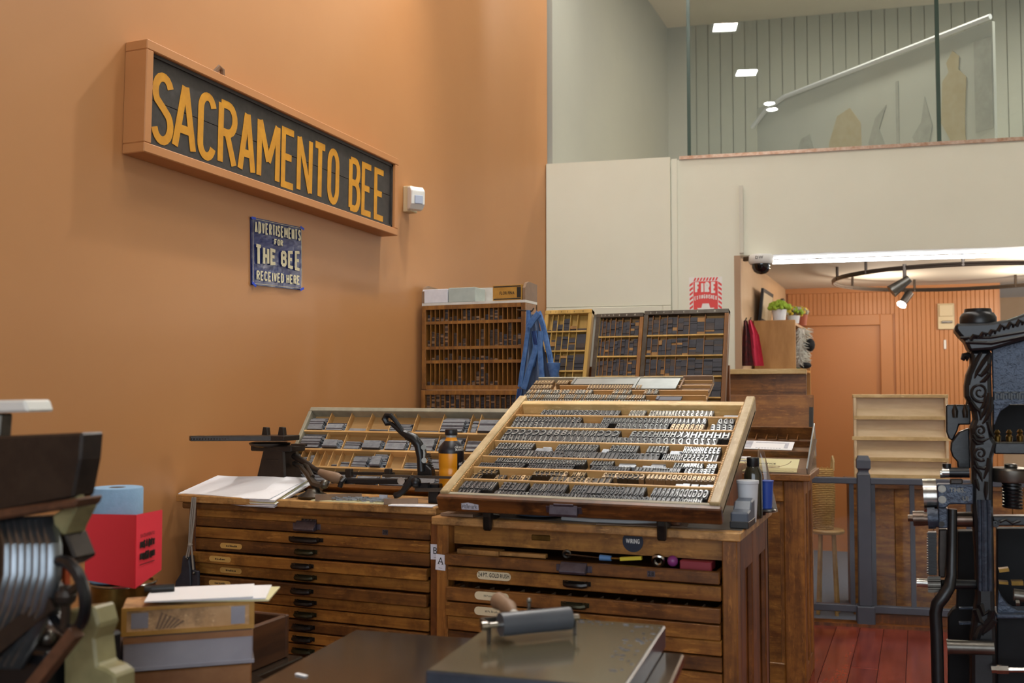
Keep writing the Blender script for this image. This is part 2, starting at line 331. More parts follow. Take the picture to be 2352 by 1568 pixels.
M_=dict(
 orange=plain('orange wall paint','B98453',.42,0,'B47E4E',1.2,.12,260,bdist=.0006),
 cream=plain('cream wall paint','DDDCCA',.55,0,'D8D7C4',1.5,.06,200,bdist=.0005),
 greyw=plain('grey mezzanine paint','A4A69E',.5,0,'AAACA2',1.0),
 ceil=plain('ceiling paint','CFC9BC',.8),
 taupe=plain('taupe end wall paint','A98A6C',.6),
 returnw=plain('warm tan return wall','D2B08A',.6,0,'C9A57D',3),
 bead=plain('painted orange beadboard','B4763F',.45,rnd=.03),
 doorp=plain('painted orange door','B07440',.5),
 floorw=wood('red stained floor boards','6E2A20','8E4030','y',18,.2,'541C12',.25,wear=False),
 floorb=plain('dark floor joints','2A0E0A',.8),
 carpet=plain('grey blue carpet','5E6470',.95,0,'6C7280',60,.5,300),
 oak=wood('worn oak','784818','B27B36','x',26,.42,'4A2409',.55),
 oakz=wood('worn oak upright','704418','A56C2E','z',26,.45,'4A2409',.5),
 oakd=wood('dark stained oak','543112','8A5A28','x',26,.42,'33190A',.6),
 oakr=wood('brown oak','5C3214','8A5224','z',24,.4,'3A1B0B',.5),
 oaky=wood('golden oak board','7A4A1C','A56E30','x',14,.4,'5A3312',.5),
 caseface=wood('dark worn case front','3E2310','7A481C','x',22,.42,'1E1006',.8), rackdark=plain('dark rack interior','24170D',.8),
 counter=wood('worn counter edge','A8733A','C99A5C','x',20,.5,'4A3018',.7),
 blacktop=plain('blackened worktop','3A352F',.4,0,'585046',12),
 maple=wood('pale maple','B99A62','DCC08A','x',18,.45,'A8874F',.4),
 maplez=wood('pale maple side','9C8760','C4AE86','y',18,.45,'8F7346',.5),
 caseb=wood('case bottom board','9E784A','BC9662','x',12,.5),
 fir=wood('case rail strip','B98A50','DDB478','x',16,.5),
 yellow=wood('yellow pine','A5823E','CCA459','z',14,.5),
 rackw=wood('rack oak','74491E','A06C2E','z',24,.5,'5A3816',.5),
 ply=wood('plywood','9A6B36','B98A50','z',8,.5),
 blond=wood('blond shelf wood','C8AE88','DEC8A4','x',10,.5),
 greywood=plain('grey weathered frame','8E8774',.6,0,'A29B85',20),
 whitep=plain('white paint chipped','D5D2CC',.5,0,'C2BEB6',14),
 browns=plain('brown board','8A6E56',.6,0,'7A6049',16),
 boxw=plain('white carton','DADAE0',.6,0,'CFCFD6',30), boxg=plain('grey green carton','AFB9B2',.6,0,'A4AEA8',30),
 tan=plain('yellow cigar box paper','B98A3C',.5,0,'A87A30',30), ink=plain('printing ink','1C1A18',.6),
 dk=plain('dark block','27282F',.5,0,'33333A',30,rnd=.3), dkb=plain('brown dark block','42342B',.5,0,'302825',30,rnd=.25), bw=plain('bare wood block','9A6F38',.55,0,'7E5A2E',30,rnd=.2),
 iron=plain('black iron','0D0E11',.34,.1,'14161A',20,.2,60,spec=.5), ironp=plain('blue black hammered iron','3A4454',.38,.35,'2E3644',25,.9,55,bdist=.004),
 ironm=plain('matte black iron','08090B',.6,0,'0E0F12',20,spec=.25),
 ironb=plain('brown black iron','2B2522',.38,.5,'3A322C',25,.2,80), ironr=plain('rusted lip','6A4630',.6,.3,'4A3020',30),
 steel=plain('bright steel','B9B6B0',.22,1.0,'8E8A84',25), steeld=plain('dull steel','6A665F',.35,.9,'54504A',20), brass=plain('aged brass','8A6A34',.35,.9,'5A4522',14),
 bronze=plain('bronze bushing','6A5A50',.3,.9,'4E4238',20),
 lead=plain('lead strip','A2A8AE',.4,.35,'868C94',40,rnd=.18), leadd=plain('dark lead strip end','45444A',.5,.4,'5A5960',60),
 galley=plain('zinc galley','A5AAA9',.35,.8,'8F9594',10), galleyd=plain('dark slate sheet','4A4A55',.5),
 paper=plain('white paper','F2F2F5',.7), paperc=plain('cream paper','DDD6A8',.7), paperg=plain('grey print paper','C9CBD6',.6,0,'A9AAB4',30),
 card=plain('cream label card','E0D3B0',.6), cardo=plain('aged label card','D0A860',.6,0,'C09448',20), tagw=plain('white tag','E2E2EA',.6),
 pull=plain('black drawer pull','1D1A18',.28,.5,'2C2723',40), pullg=plain('green bronze drawer pull','2E2C1C',.35,.6,'3E3B26',30), plate=plain('pewter label plate','6A6672',.35,.8,'57525C',50),
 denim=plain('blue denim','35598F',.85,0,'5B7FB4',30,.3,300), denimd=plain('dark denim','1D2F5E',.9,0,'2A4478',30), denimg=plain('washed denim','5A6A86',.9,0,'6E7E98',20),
 navy=plain('navy enamel sign','232C5E',.22,0,'2A356E',5,.5,9,bdist=.01), ivory=plain('ivory lettering','D9D0AE',.5), tape=plain('blue tape','1F46C8',.5),
 sign_blk=plain('black sign board','2B2724',.5,0,'3A3532',30,.3,40), gold=plain('gold sign paint','CE9013',.5,0,'B97E10',20), signfr=plain('orange sign frame','BC8250',.45,0,'B67C4A',4),
 white=plain('white plastic','D9D9D4',.35), lens=plain('sensor lens','A9B4C8',.2), blackp=plain('black plastic','141416',.3), smoke=plain('smoked dome','0C0D10',.06,spec=.8),
 red=plain('red sign','D8352B',.4), pinkc=plain('pink cloth','D83A56',.85,0,'C02E48',10), plaid=plain('dark plaid cloth','3A2A2C',.85,0,'7A2A2C',40), signw=plain('white sign','E4E2DC',.45),
 redpaper=plain('red leaflet paper','F23A4C',.6), bluep=plain('blue paper towel','8FB4D6',.9,0,'86ABCD',60,.3,200),
 railp=plain('slate grey paint','474C58',.4,0,'4E5360',6), wicker=plain('wicker strand','C09A58',.6,0,'A27E44',50), stool=wood('pale stool wood','A88248','C6A062','x',14,.45),
 leaf=plain('lime leaves','A6C23A',.6,0,'86A428',30), flow=plain('yellow petals','D8B83A',.6), flow2=plain('dusty petals','B8AFA0',.7,0,'8A8068',20), pot=plain('white pot','E2E2E2',.35), pot2=plain('terracotta pot','A8502E',.6),
 fur=plain('white fur','D8D4C8',.95), furb=plain('black fur','17171A',.9), green=plain('green book','5E8A7A',.6), lamp_m=plain('dark bronze track','4A4038',.35,.7), 
 orangej=plain('orange drink','E8961E',.25,spec=.5), labelb=plain('black bottle label','1D1A20',.35), clear=plain('clear plastic','9AA0A2',.15), capb=plain('black cap','17151A',.35),
 copper=plain('copper strip','B98E72',.3,.8,'D8C0AE',30), conduit=plain('white conduit','C9C6B6',.5),
 rubber=plain('grey rubber roller','43474E',.35,0,'4A4E55',10), stone=plain('olive glossy ink slab','5E5846',.14,.25,'665F4C',5,spec=.7), tabletop=plain('dark glossy table','2C241E',.14,0,'362C24',6,spec=.6),
 slabedge=plain('ink slab edge','343945',.3,.3,'4A505C',15), crate=wood('dark crate wood','3A2212','5E3A1E','y',16,.6), lith=wood('litho box paper','BE9260','DDB486','x',6,.5,'5A4428',.7), greybox=plain('grey tin box','A6A4AE',.35,.2,'94929C',6), brownbox=wood('brown box','8A5A34','A8764A','x',8,.5),
 olive=plain('olive cream enamel','8E8660',.4,0,'6E6848',12), grib=plain('grey steel rib','7C8288',.28,.85,'5E6468',12), rust=plain('orange rust','B0481E',.6), rope=plain('grey cord','8E857A',.8), leather=plain('black leather','20242E',.45,0,'2C313C',30,.3,120),
 mural=plain('reflected mural board','BCC0BC',.7,0,'B6BAB6',2), mur1=plain('mural grey figures','9EA29E',.7,0,'AEB2AE',14), mur2=plain('mural tan figures','B0A68C',.7,0,'B8B09A',14), mur3=plain('mural rail','D5DAE2',.5), grapes=plain('purple ball','8A3A7A',.4),
 tub=plain('frosted white tub','C9CCD2',.4), tubb=plain('slate blue plastic','4A5260',.4), cupb=plain('blue cup','2446A0',.4), jar=plain('dark glass jar','2E2A1E',.1,spec=.7), hose=plain('white hose','C2C6C8',.4), screw=plain('yellow handle','D8C23A',.4), blueh=plain('blue handle','5C86B8',.4), redb=plain('red box','8A2A34',.5), ivoryp=plain('ivory plastic','C9B894',.45),
)
GLASS=pane('mezzanine glass',(.89,.92,.91,1),1.5,1.6); ACRYL=pane('rail acrylic',(.985,.99,.99,1),1.45,.3,.02,0); BAG=pane('clear bag',(.93,.9,.86,1),1.45,1.5,.15,.06)
TY={}
for k,(a,b_,c_) in dict(dark=('17191C','5C6166',.4),grey=('1E2022','8C9292',.36),brown=('2A2014','86704A',.45),tan=('6E563A','C2A87E',.5),pale=('5E5C54','C6C2B4',.38)).items():
    TY[k]=[plain('type body '+k,a,.5,0,rnd=.15),plain('type face '+k,b_,c_ - .14,.15,rnd=.12)]  # bodies darkened for shade between letters, faces lightened for their sheen

# ================================================================== THE ROOM
HC=5.4
m=MB(); m.box(XW-.15,XW,-3.5,YB,0,HC); struct(m.build('wall_left',M_['orange']),'orange painted side wall with the black and gold sign','wall')
m=MB(); m.box(3.6,3.75,-3.5,7.6,0,HC); struct(m.build('wall_right',M_['cream']),'cream wall on the right of the room','wall')
m=MB(); m.box(XW-.15,-1.5,-3.65,-3.5,0,HC).box(-1.5,3.5,-3.65,-3.5,0,.7).box(-1.5,3.5,-3.65,-3.5,3.9,HC).box(3.5,3.75,-3.65,-3.5,0,HC)
struct(m.build('wall_front',M_['cream']),'cream street wall behind the camera','wall')
wd=sroot('window_1','street window behind the camera','window',(1,-3.55,.7))
m=MB()
for x in (-1.5,.17,1.83,3.45): m.box(x,x+.05,-3.6,-3.52,.7,3.9)
m.box(-1.5,3.5,-3.6,-3.52,.7,.76).box(-1.5,3.5,-3.6,-3.52,3.84,3.9); m.build('frame',M_['railp'],wd)
for x in (-1.45,.22,1.88): MB().box(x,x+1.61,-3.57,-3.56,.76,3.84).build('pane',ACRYL,wd)
m=MB(); m.box(XW-.15,3.75,-3.65,11.2,HC,HC+.15); struct(m.build('ceiling',M_['ceil']),'pale ceiling above the whole room','ceiling')
# floor boards run into the picture
fl=sroot('floor','red stained plank floor','floor'); MB().box(XW,3.6,-3.5,6.86,-.06,-.006).build('floor_base',M_['floorb'],fl)
bw_=.14; random.seed(3)
for i in range(43):
    x=XW+i*bw_; cuts=[-3.5,random.uniform(-1,1.5),random.uniform(2.2,4.2),random.uniform(4.6,5.9),6.84]
    for a,b in zip(cuts[:-1],cuts[1:]):
        if b<1 : continue
        MB().box(x+.0015,min(x+bw_-.0015,3.6),a+.001,b-.001,-.02,random.uniform(-.001,.0015)).build('plank',M_['floorw'],fl,bevel=.0015)
# back wall: everything in its own slightly turned frame
m=MB(BWM); m.box(0,1.324,0,.16,0,3.115).box(1.324,6.2,0,.16,2.425,3.115)
struct(m.build('wall_back',M_['cream']),'cream back wall and header over the wide opening','wall')
m=MB(BWM); m.box(1.318,1.36,-.004,.2,0,2.425); struct(m.build('trim_1',M_['taupe']),'tan end face of wall beside the opening','trim')
m=MB(BWM); m.box(0,.888,-.035,0,2.09,3.131); struct(m.build('trim_2',M_['cream']),'raised cream panel over the door in the corner','trim')
m=MB(BWM); m.box(.895,.934,-.018,0,0,3.12); struct(m.build('trim_3',M_['cream']),'narrow cream batten beside the raised panel','trim')
d=sroot('door_1','cream door frame behind the leaning type cases','door',BWM@Vector((.45,-.03,0)))
m=MB(BWM); m.box(0,.06,-.05,0,0,2.085).box(.83,.89,-.05,0,0,2.085).box(.06,.83,-.05,0,2.03,2.085); m.build('door_frame',M_['cream'],d,bevel=.004)
MB(BWM).box(.06,.83,-.008,0,0,2.03).build('door_leaf',M_['greyw'],d)
m=MB(BWM); m.box(1.356,1.384,-.02,0,2.44,2.908); struct(m.build('trim_4',M_['conduit']),'thin white cable cover above the dome camera','trim')
m=MB(BWM); m.box(.95,6.2,-.012,.17,3.115,3.138); struct(m.build('trim_5',M_['copper']),'copper coloured strip under the mezzanine glass','trim')
# mezzanine behind the glass
m=MB(BWM); m.box(0,6.2,.16,4.2,2.95,3.1); struct(m.build('floor_mezzanine',M_['ceil']),'mezzanine floor slab above the opening','floor')
m=MB(); m.box(XW-.15,XW+.03,YB+.03,11.2,3.1,HC); struct(m.build('wall_mezzanine_left',M_['greyw']),'grey green side wall of the mezzanine','wall')
MZ=T((XW+.03,10.42,0))@RZ(R(8))
wz=sroot('wall_mezzanine_back','grey boarded back wall of the mezzanine behind glass','wall',(XW,10.4,3.1))
MB(MZ).box(-.1,6.6,.012,.1,3.1,HC).build('wall_base',plain('board joints','83857F',.7),wz)
x=.30
MB(MZ).box(0,.298,0,.012,3.1,HC).build('wall_board',M_['greyw'],wz)
for i in range(44): MB(MZ).box(x+.004,x+.123,0,.012,3.1,HC).build('wall_board',M_['greyw'],wz); x+=.127
gz=sroot('window_2','frameless glass screen along the mezzanine edge','window',BWM@Vector((2.6,.05,3.13)))
for a,b in ((1.024,2.653),(2.664,4.3),(4.311,6.0)): MB(BWM).box(a,b,.04,.052,3.138,HC-.02).build('pane',GLASS,gz)
m=MB(BWM); m.box(1.004,1.028,.036,.056,3.138,HC-.02).box(2.646,2.671,.036,.056,3.138,HC-.02).box(4.3,4.311,.036,.056,3.138,HC-.02)
m.build('glass_edge',plain('green glass edge','3E5048',.2),gz)
# angled board added behind the glass to imitate the reflected mural
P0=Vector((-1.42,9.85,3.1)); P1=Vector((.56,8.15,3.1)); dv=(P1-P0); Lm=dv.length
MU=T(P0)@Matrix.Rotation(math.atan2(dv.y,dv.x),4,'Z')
mu=thing('mural_reflection','reflected mural board with figures and pale top rail standing in for a glass reflection','mural',P0)
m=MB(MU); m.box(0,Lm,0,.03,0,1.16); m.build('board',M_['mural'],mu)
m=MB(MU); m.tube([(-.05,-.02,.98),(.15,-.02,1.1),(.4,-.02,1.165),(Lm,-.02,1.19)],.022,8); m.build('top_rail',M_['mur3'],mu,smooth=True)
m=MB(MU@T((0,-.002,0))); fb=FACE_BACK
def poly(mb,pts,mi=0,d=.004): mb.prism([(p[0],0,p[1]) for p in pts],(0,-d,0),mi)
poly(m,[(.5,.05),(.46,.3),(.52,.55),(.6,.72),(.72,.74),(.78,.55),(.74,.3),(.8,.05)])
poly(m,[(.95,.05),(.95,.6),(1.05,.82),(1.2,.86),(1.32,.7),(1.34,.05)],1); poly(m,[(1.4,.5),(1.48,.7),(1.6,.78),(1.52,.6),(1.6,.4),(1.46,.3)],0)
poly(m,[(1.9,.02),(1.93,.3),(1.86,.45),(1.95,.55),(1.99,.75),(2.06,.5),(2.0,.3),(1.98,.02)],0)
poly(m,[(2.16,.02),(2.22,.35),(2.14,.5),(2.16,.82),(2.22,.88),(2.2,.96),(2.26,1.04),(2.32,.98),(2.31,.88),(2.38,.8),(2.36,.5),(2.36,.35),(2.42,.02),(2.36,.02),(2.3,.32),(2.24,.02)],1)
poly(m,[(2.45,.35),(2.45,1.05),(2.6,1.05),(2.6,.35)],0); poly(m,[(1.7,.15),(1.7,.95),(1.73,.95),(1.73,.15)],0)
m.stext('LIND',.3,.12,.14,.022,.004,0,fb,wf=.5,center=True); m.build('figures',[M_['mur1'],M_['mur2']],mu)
# back room beyond the opening
CBR=2.46; XR=-1.16
m=MB(); m.prism([(XR-.2,6.9,CBR),(3.7,7.7,CBR),(3.7,11.6,CBR),(XR-.2,11.6,CBR)],(0,0,.2)); struct(m.build('ceiling_back_room',M_['ceil']),'low white ceiling of the back room','ceiling')
m=MB(); m.box(XR-.12,XR,7.08,10.1,0,CBR); struct(m.build('wall_back_room_left',M_['returnw']),'tan side wall of the back room','wall')
m=MB(); m.prism([(XR-.2,6.86,-.05),(3.7,6.86,-.05),(3.7,11.6,-.05),(XR-.2,11.6,-.05)],(0,0,.052)); struct(m.build('floor_back_room',M_['carpet']),'grey blue carpet of the back room','floor')
BRM=T((XR,9.75,0))@RZ(R(5)); 
wb=sroot('wall_back_room','orange beadboard wall of the back room','wall',(XR,9.75,0))
MB(BRM).box(-.2,1.86,.02,.14,0,CBR).build('wall_base',M_['bead'],wb)
x=.02
while x<1.84:
    z0=0 if not (.08<x<.96) else 2.2
    MB(BRM).box(x+.001,x+.037,0,.02,z0,CBR-.05).build('bead_board',M_['bead'],wb,bevel=.0025); x+=.038
MB(BRM).box(0,1.86,-.01,.02,CBR-.05,CBR).build('top_moulding',M_['bead'],wb)
MB().box(XR-.1,3.7,11.5,11.6,0,CBR).build('far_wall',M_['returnw'],wb)
d2=sroot('door_2','orange painted door in the beadboard wall','door',BRM@Vector((.5,0,0)))
MB(BRM).box(.15,.84,.005,.02,0,2.1).build('door_leaf',M_['doorp'],d2)
m=MB(BRM); m.box(.06,.15,-.03,.02,0,2.2).box(.84,.95,-.03,.02,0,2.2).box(.15,.84,-.03,.02,2.1,2.2); m.build('door_frame',M_['doorp'],d2,bevel=.004)

# ------------------------------------------------------------------ lamps of the place and added fill lights
LAMP=emit('downlight diffuser','FFFBF3',DOWNLIGHT)
lab={(-1.67,6.3):'square ceiling downlight nearest the back wall',(-1.25,4.9):'second square ceiling downlight from the back wall',(-.83,3.33):'third square ceiling downlight from the back wall',(-.41,1.75):'fourth square ceiling downlight from the back wall',(2.9,5.2):'added square fill light on the right ceiling, nearer the wall',(2.3,4.6):'added square fill light on the right ceiling, nearer the middle'}  # the two on the right are unseen, added as fill for the press
for (x,y),lb in lab.items():
    dim=1
    t=thing('ceiling_downlight',lb,'ceiling light',(x,y,HC),group='square ceiling downlights')
    MB().box(x-.12,x+.12,y-.12,y+.12,HC-.03,HC-.02).build('diffuser',LAMP if dim==1 else emit('dimmed downlight diffuser','FFFBF3',DOWNLIGHT*dim),t)
    m=MB(); m.box(x-.15,x+.15,y-.15,y-.12,HC-.04,HC).box(x-.15,x+.15,y+.12,y+.15,HC-.04,HC).box(x-.15,x-.12,y-.12,y+.12,HC-.04,HC).box(x+.12,x+.15,y-.12,y+.12,HC-.04,HC); m.build('frame',M_['white'],t)
for (x,y),lb in {(.07,.33):'small round ceiling spot behind the camera, nearer the back wall',(.15,.03):'small round ceiling spot behind the camera, farther from back wall'}.items():
    t=thing('ceiling_spot',lb,'ceiling light',(x,y,HC),group='small round spots'); MB().cyl((x,y,HC-.02),(x,y,HC-.012),.07,n=20).build('diffuser',LAMP,t); MB().ring((x,y,HC-.012),(0,0,1),.08,.012).build('frame',M_['white'],t,smooth=True)
# track spots washing the orange wall
for loc,aim,e,lb in (((-1.5,4.55,5.2),(-2.4,3.3,2.2),SPOT_W,'track spot lamp aimed at the long sign from the right'),((-1.45,2.4,5.2),(-2.4,4.6,2.0),SPOT_W*.55,'track spot lamp aimed at the corner of the orange wall')):
    loc=Vector(loc); dr=(Vector(aim)-loc).normalized(); t=thing('track_spot_lamp',lb,'spot lamp',loc+Vector((0,0,.2)))
    MB().cyl(loc+Vector((0,0,.2)),loc+Vector((0,0,.06)),.012,n=10).build('stem',M_['white'],t,smooth=True); MB().cyl(loc-dr*.14,loc-dr*.02,.045,.05,18).build('lamp_head',M_['white'],t,smooth=True)
    l=bpy.data.lights.new('track_spot_bulb','SPOT'); l.energy=e; l.color=(1,.97,.92); l.spot_size=R(75); l.spot_blend=.7; l.shadow_soft_size=.05
    o=bpy.data.objects.new('track_spot_bulb',l); COL.objects.link(o); o.location=loc; o.rotation_euler=dr.to_track_quat('-Z','Y').to_euler(); o.parent=t; o.matrix_parent_inverse=t.matrix_basis.inverted()
# unseen round lights, added to brighten the mezzanine and its mural board
for x,y,lb in ((-.3,8.5,'added round fill light over the mezzanine, left'),(.9,7.95,'added round fill light over the mezzanine, middle'),(1.9,9.2,'added round fill light over the mezzanine, right')):
    t=thing('mezzanine_fill_light',lb,'ceiling light',(x,y,HC),group='added mezzanine fill lights'); MB().cyl((x,y,HC-.02),(x,y,HC-.012),.10,n=20).build('diffuser',emit('mezzanine fill diffuser','FFF2DC',MEZZ),t); MB().ring((x,y,HC-.012),(0,0,1),.115,.012).build('frame',M_['white'],t,smooth=True)
# LED strip under the header
t=thing('strip_light','long white strip light under the header of the opening','strip light',BWM@Vector((2.6,.1,2.42)))
MB(BWM).box(1.55,4.6,.215,.245,2.43,2.458).build('housing',M_['white'],t)
MB(BWM).cyl((1.56,.23,2.40),(4.6,.23,2.40),.012,n=10).build('tube',emit('strip light tube','F2F8FF',16),t,smooth=True)
MB(BWM).cyl((1.56,.19,2.425),(4.6,.19,2.425),.008,n=8).build('tube',emit('strip light second tube','F2F8FF',12),t,smooth=True)
# ring track with a spot lamp
t=thing('ring_track_light','curved ceiling track with one lit spot lamp in back room','track light',(.28,8.5,CBR))
rc=Vector((.30,8.45,2.375)); m=MB(); m.ring(rc,(0,0,1),.93,.011,48,6); m.ring(rc+Vector((0,0,-.016)),(0,0,1),.93,.008,48,6); m.build('track',M_['lamp_m'],t,smooth=True)
for a in (200,226,270,300,150,110,60,20): p=rc+Vector((.93*math.cos(R(a)),.93*math.sin(R(a)),0)); MB().cyl(p-Vector((0,0,.02)),p+Vector((0,0,.09)),.011,n=8).build('stem',M_['lamp_m'],t,smooth=True)
p=rc+Vector((.93*math.cos(R(246)),.93*math.sin(R(246)),0)); q=p+Vector((0,0,-.115))
MB().cyl(p+Vector((0,0,.02)),q,.013,n=8).build('drop_rod',M_['lamp_m'],t)
m=MB(); m.cyl(q+Vector((.03,.0,.03)),q+Vector((-.09,-.02,-.06)),.028,.048,14); m.build('lamp_head',M_['steeld'],t,smooth=True)
q2=p+Vector((0,.01,-.215)); MB().cyl(q,q2,.006,n=6).build('drop_wire',M_['lamp_m'],t)
MB().cyl(q2+Vector((.03,.02,.03)),q2+Vector((-.02,-.04,-.05)),.03,.026,12).build('lamp_body',M_['lamp_m'],t,smooth=True)
MB().cyl(q2+Vector((-.02,-.04,-.05)),q2+Vector((-.026,-.046,-.06)),.03,.033,14).build('bulb',emit('spot bulb','FFF4E0',60),t,smooth=True)
# hidden bulbs of the back room: warm spots further along the track
for i,(x,y,e) in enumerate(((.9,8.9,1.0),(-.25,8.9,.6),(.8,7.9,.7))):
    l=bpy.data.lights.new('track_spot_bulb','POINT'); l.energy=BACKROOM_W*e; l.color=(1,.84,.66); l.shadow_soft_size=.06
    o=bpy.data.objects.new('track_spot_bulb',l); COL.objects.link(o); o.location=(x,y,2.2)

# ================================================================== ON THE WALLS
# big sign box
a=Vector((-2.375,2.575,2.293)); b_=Vector((-2.375,4.325,2.262)); Ls=(b_-a).length; Hs=.385
SG=T(a)@RX(math.atan2(b_.z-a.z,b_.y-a.y))@FACE_LEFT      # local x along, y up, z out
sg=thing('framed_sign','long black board sign with gold SACRAMENTO BEE letters in orange frame','sign',(-2.45,3.4,2.28))
m=MB(SG); fw=.034
m.box(0,Ls,0,fw,-.095,0).box(0,Ls,Hs-fw,Hs,-.095,0).box(0,fw,fw,Hs-fw,-.095,0).box(Ls-fw,Ls,fw,Hs-fw,-.095,0); m.build('frame',M_['signfr'],sg,bevel=.003)
bh=(Hs-2*fw)
MB(SG).box(fw,Ls-fw,fw,fw+bh*.5-.0008,-.06,-.022).build('board',M_['sign_blk'],sg,bevel=.001); MB(SG).box(fw,Ls-fw,fw+bh*.5+.0008,Hs-fw,-.06,-.0215).build('board',M_['sign_blk'],sg,bevel=.001)
m=MB(SG); 
for (x0,x1,y0,y1) in ((fw,Ls-fw,fw,fw+.012),(fw,Ls-fw,Hs-fw-.012,Hs-fw),(fw,fw+.012,fw,Hs-fw),(Ls-fw-.012,Ls-fw,fw,Hs-fw)): m.box(x0,x1,y0,y1,-.022,-.014)
m.build('inner_bead',M_['sign_blk'],sg)
# measured letter cells along the board (start, end) in thousandths of its length
cells=[('S',.010,.075),('A',.072,.146),('C',.150,.210),('R',.217,.283),('A',.287,.352),('M',.357,.447),('E',.453,.512),('N',.519,.587),('T',.590,.653),('O',.657,.714),('B',.763,.824),('E',.830,.889),('E',.899,.959)]
IL=Ls-2*fw
for ch,p,q in cells:
    w_=(q-p)*IL
    m=MB(SG); m.sletter(ch,fw+p*IL,fw+.016,w_,.252,.030 if ch not in 'EN' else .028,.0012,0,T((0,0,-.0212))); m.build('letter',M_['gold'],sg)
m=MB(SG); m.tube([(.425,Hs-.005,-.06),(.425,Hs+.03,-.06),(.437,Hs+.047,-.055),(.455,Hs+.044,-.055),(.462,Hs-.005,-.055)],.013,8,flat=.5); m.build('hook_strap',M_['browns'],sg,smooth=True)
# navy sign sheet
N0=Vector((XW,3.28,1.92)); NS=T(N0)@RX(R(1.8))@FACE_LEFT; nw,nh=.35,.272
ns=thing('sheet_sign','navy glossy sheet sign ADVERTISEMENTS FOR THE BEE RECEIVED HERE taped to wall','sign',N0)
m=MB(NS); g=10; vs=[];fs=[]
for j in range(g+1):
    for i in range(g+1): vs.append((nw*i/g,nh*j/g,.006+.003*math.sin(i*1.1+j*.5)*abs(j-5)/5))
for j in range(g):
    for i in range(g): q=j*(g+1)+i; fs.append((q,q+1,q+g+2,q+g+1))
m.add(vs,fs); b2=len(vs); m.box(0,nw,0,nh,0,.002); m.build('sheet',M_['navy'],ns,smooth=True)
m=MB(NS@T((0,0,.0118)))
m.stext('ADVERTISEMENTS',nw/2,nh-.062,.048,.0075,.0008,0,total=nw-.03,wf=.4,gap=.12)
m.stext('FOR',nw/2,nh-.098,.026,.0055,.0008,0,wf=.62,gap=.2)
wr=lambda x,y:(x,(nh*.5-.012)+(y-(nh*.5-.012))*(.72+.5*abs(x-nw/2)/(nw/2)))
m.stext('THE BEE',nw/2,nh*.5-.052,.078,.0135,.0008,0,total=nw-.035,wf=.5,gap=.12,warp=wr)
m.stext('RECEIVED HERE',nw/2,.02,.04,.0065,.0008,0,total=nw-.05,wf=.42,gap=.12)
m.build('lettering',M_['ivory'],ns)
m=MB(NS@T((0,0,.0105)))
for p,q in (((.006,.006),(nw-.006,.006)),((.006,nh-.006),(nw-.006,nh-.006)),((.006,.006),(.006,nh-.006)),((nw-.006,.006),(nw-.006,nh-.006))): m.stroke([p,q],.0015,.0004)
m.build('border_line',M_['ivory'],ns)
for x,y,r in ((.01,.002,-30),(nw-.005,.004,20),(.01,nh-.004,0),(nw,nh-.004,-15)): MB(NS@T((x,y,.011))@RZ(R(r))).box(-.014,.014,-.005,.005,0,.001).build('tape_strip',M_['tape'],ns)
# motion sensor
q=Vector((XW,4.56,2.425)); t=thing('motion_sensor','small white motion sensor right of the long framed sign','sensor',q)
MB(T(q)).box(0,.05,-.012,.055,0,.135).build('base',M_['ivoryp'],t,bevel=.003)
m=MB(T(q+Vector((.05,.015,.005)))@RZ(R(-35))); m.prism([(0,-.04,0),(.03,-.04,.006),(.05,-.04,.03),(.052,-.04,.1),(.03,-.04,.122),(0,-.04,.125)],(0,.08,0)); m.build('housing',M_['white'],t,bevel=.006,seg=2)
MB(T(q+Vector((.05,.015,.005)))@RZ(R(-35))).box(.05,.056,-.022,.026,.03,.075).build('lens',M_['lens'],t,bevel=.003)
# fire extinguisher sign
FS=BWM@T((1.01,-.004,1.955))@FACE_BACK; fw_,fh=.226,.328
t=thing('fire_sign','red and white FIRE EXTINGUISHER sign on the cream wall','sign',BWM@Vector((1.12,0,1.955)))
MB(FS).box(0,fw_,0,fh,-.003,0).build('plate',M_['signw'],t)
m=MB(FS); 
m.prism([(.03,.03,0),(fw_-.03,.03,0),(fw_-.03,fh-.03,0),(.03,fh-.03,0)],(0,0,.0006))
for i in range(10):
    y=.004+i*.032
    m.prism([(.003,y,0),(.027,y+.018,0),(.027,y+.035,0),(.003,y+.017,0)],(0,0,.0006)) if y<fh-.036 else None
    m.prism([(fw_-.003,y,0),(fw_-.027,y+.018,0),(fw_-.027,y+.035,0),(fw_-.003,y+.017,0)],(0,0,.0006)) if y<fh-.036 else None
for i in range(8):
    x=.03+i*.021; m.prism([(x,fh-.027,0),(x+.012,fh-.027,0),(x+.022,fh-.004,0),(x+.01,fh-.004,0)],(0,0,.0006)); m.prism([(x,.004,0),(x+.012,.004,0),(x+.022,.027,0),(x+.01,.027,0)],(0,0,.0006))
m.build('red_print',M_['red'],t)
m=MB(FS@T((0,0,.0008))); m.stext('FIRE',fw_/2,fh-.113,.078,.0165,.0005,0,total=.146,wf=.5,gap=.14)
wr=lambda x,y:(x,y-2.4*((x-fw_/2)**2))
m.stext('EXTINGUISHER',fw_/2,fh-.150,.029,.0046,.0005,0,total=.152,wf=.44,gap=.2,warp=wr)
m.prism([(fw_/2-.022,fh-.185,0),(fw_/2+.022,fh-.185,0),(fw_/2+.03,fh-.215,0),(fw_/2+.06,fh-.215,0),(fw_/2,fh-.285,0),(fw_/2-.06,fh-.215,0),(fw_/2-.03,fh-.215,0)],(0,0,.0005)); m.build('white_print',M_['signw'],t)
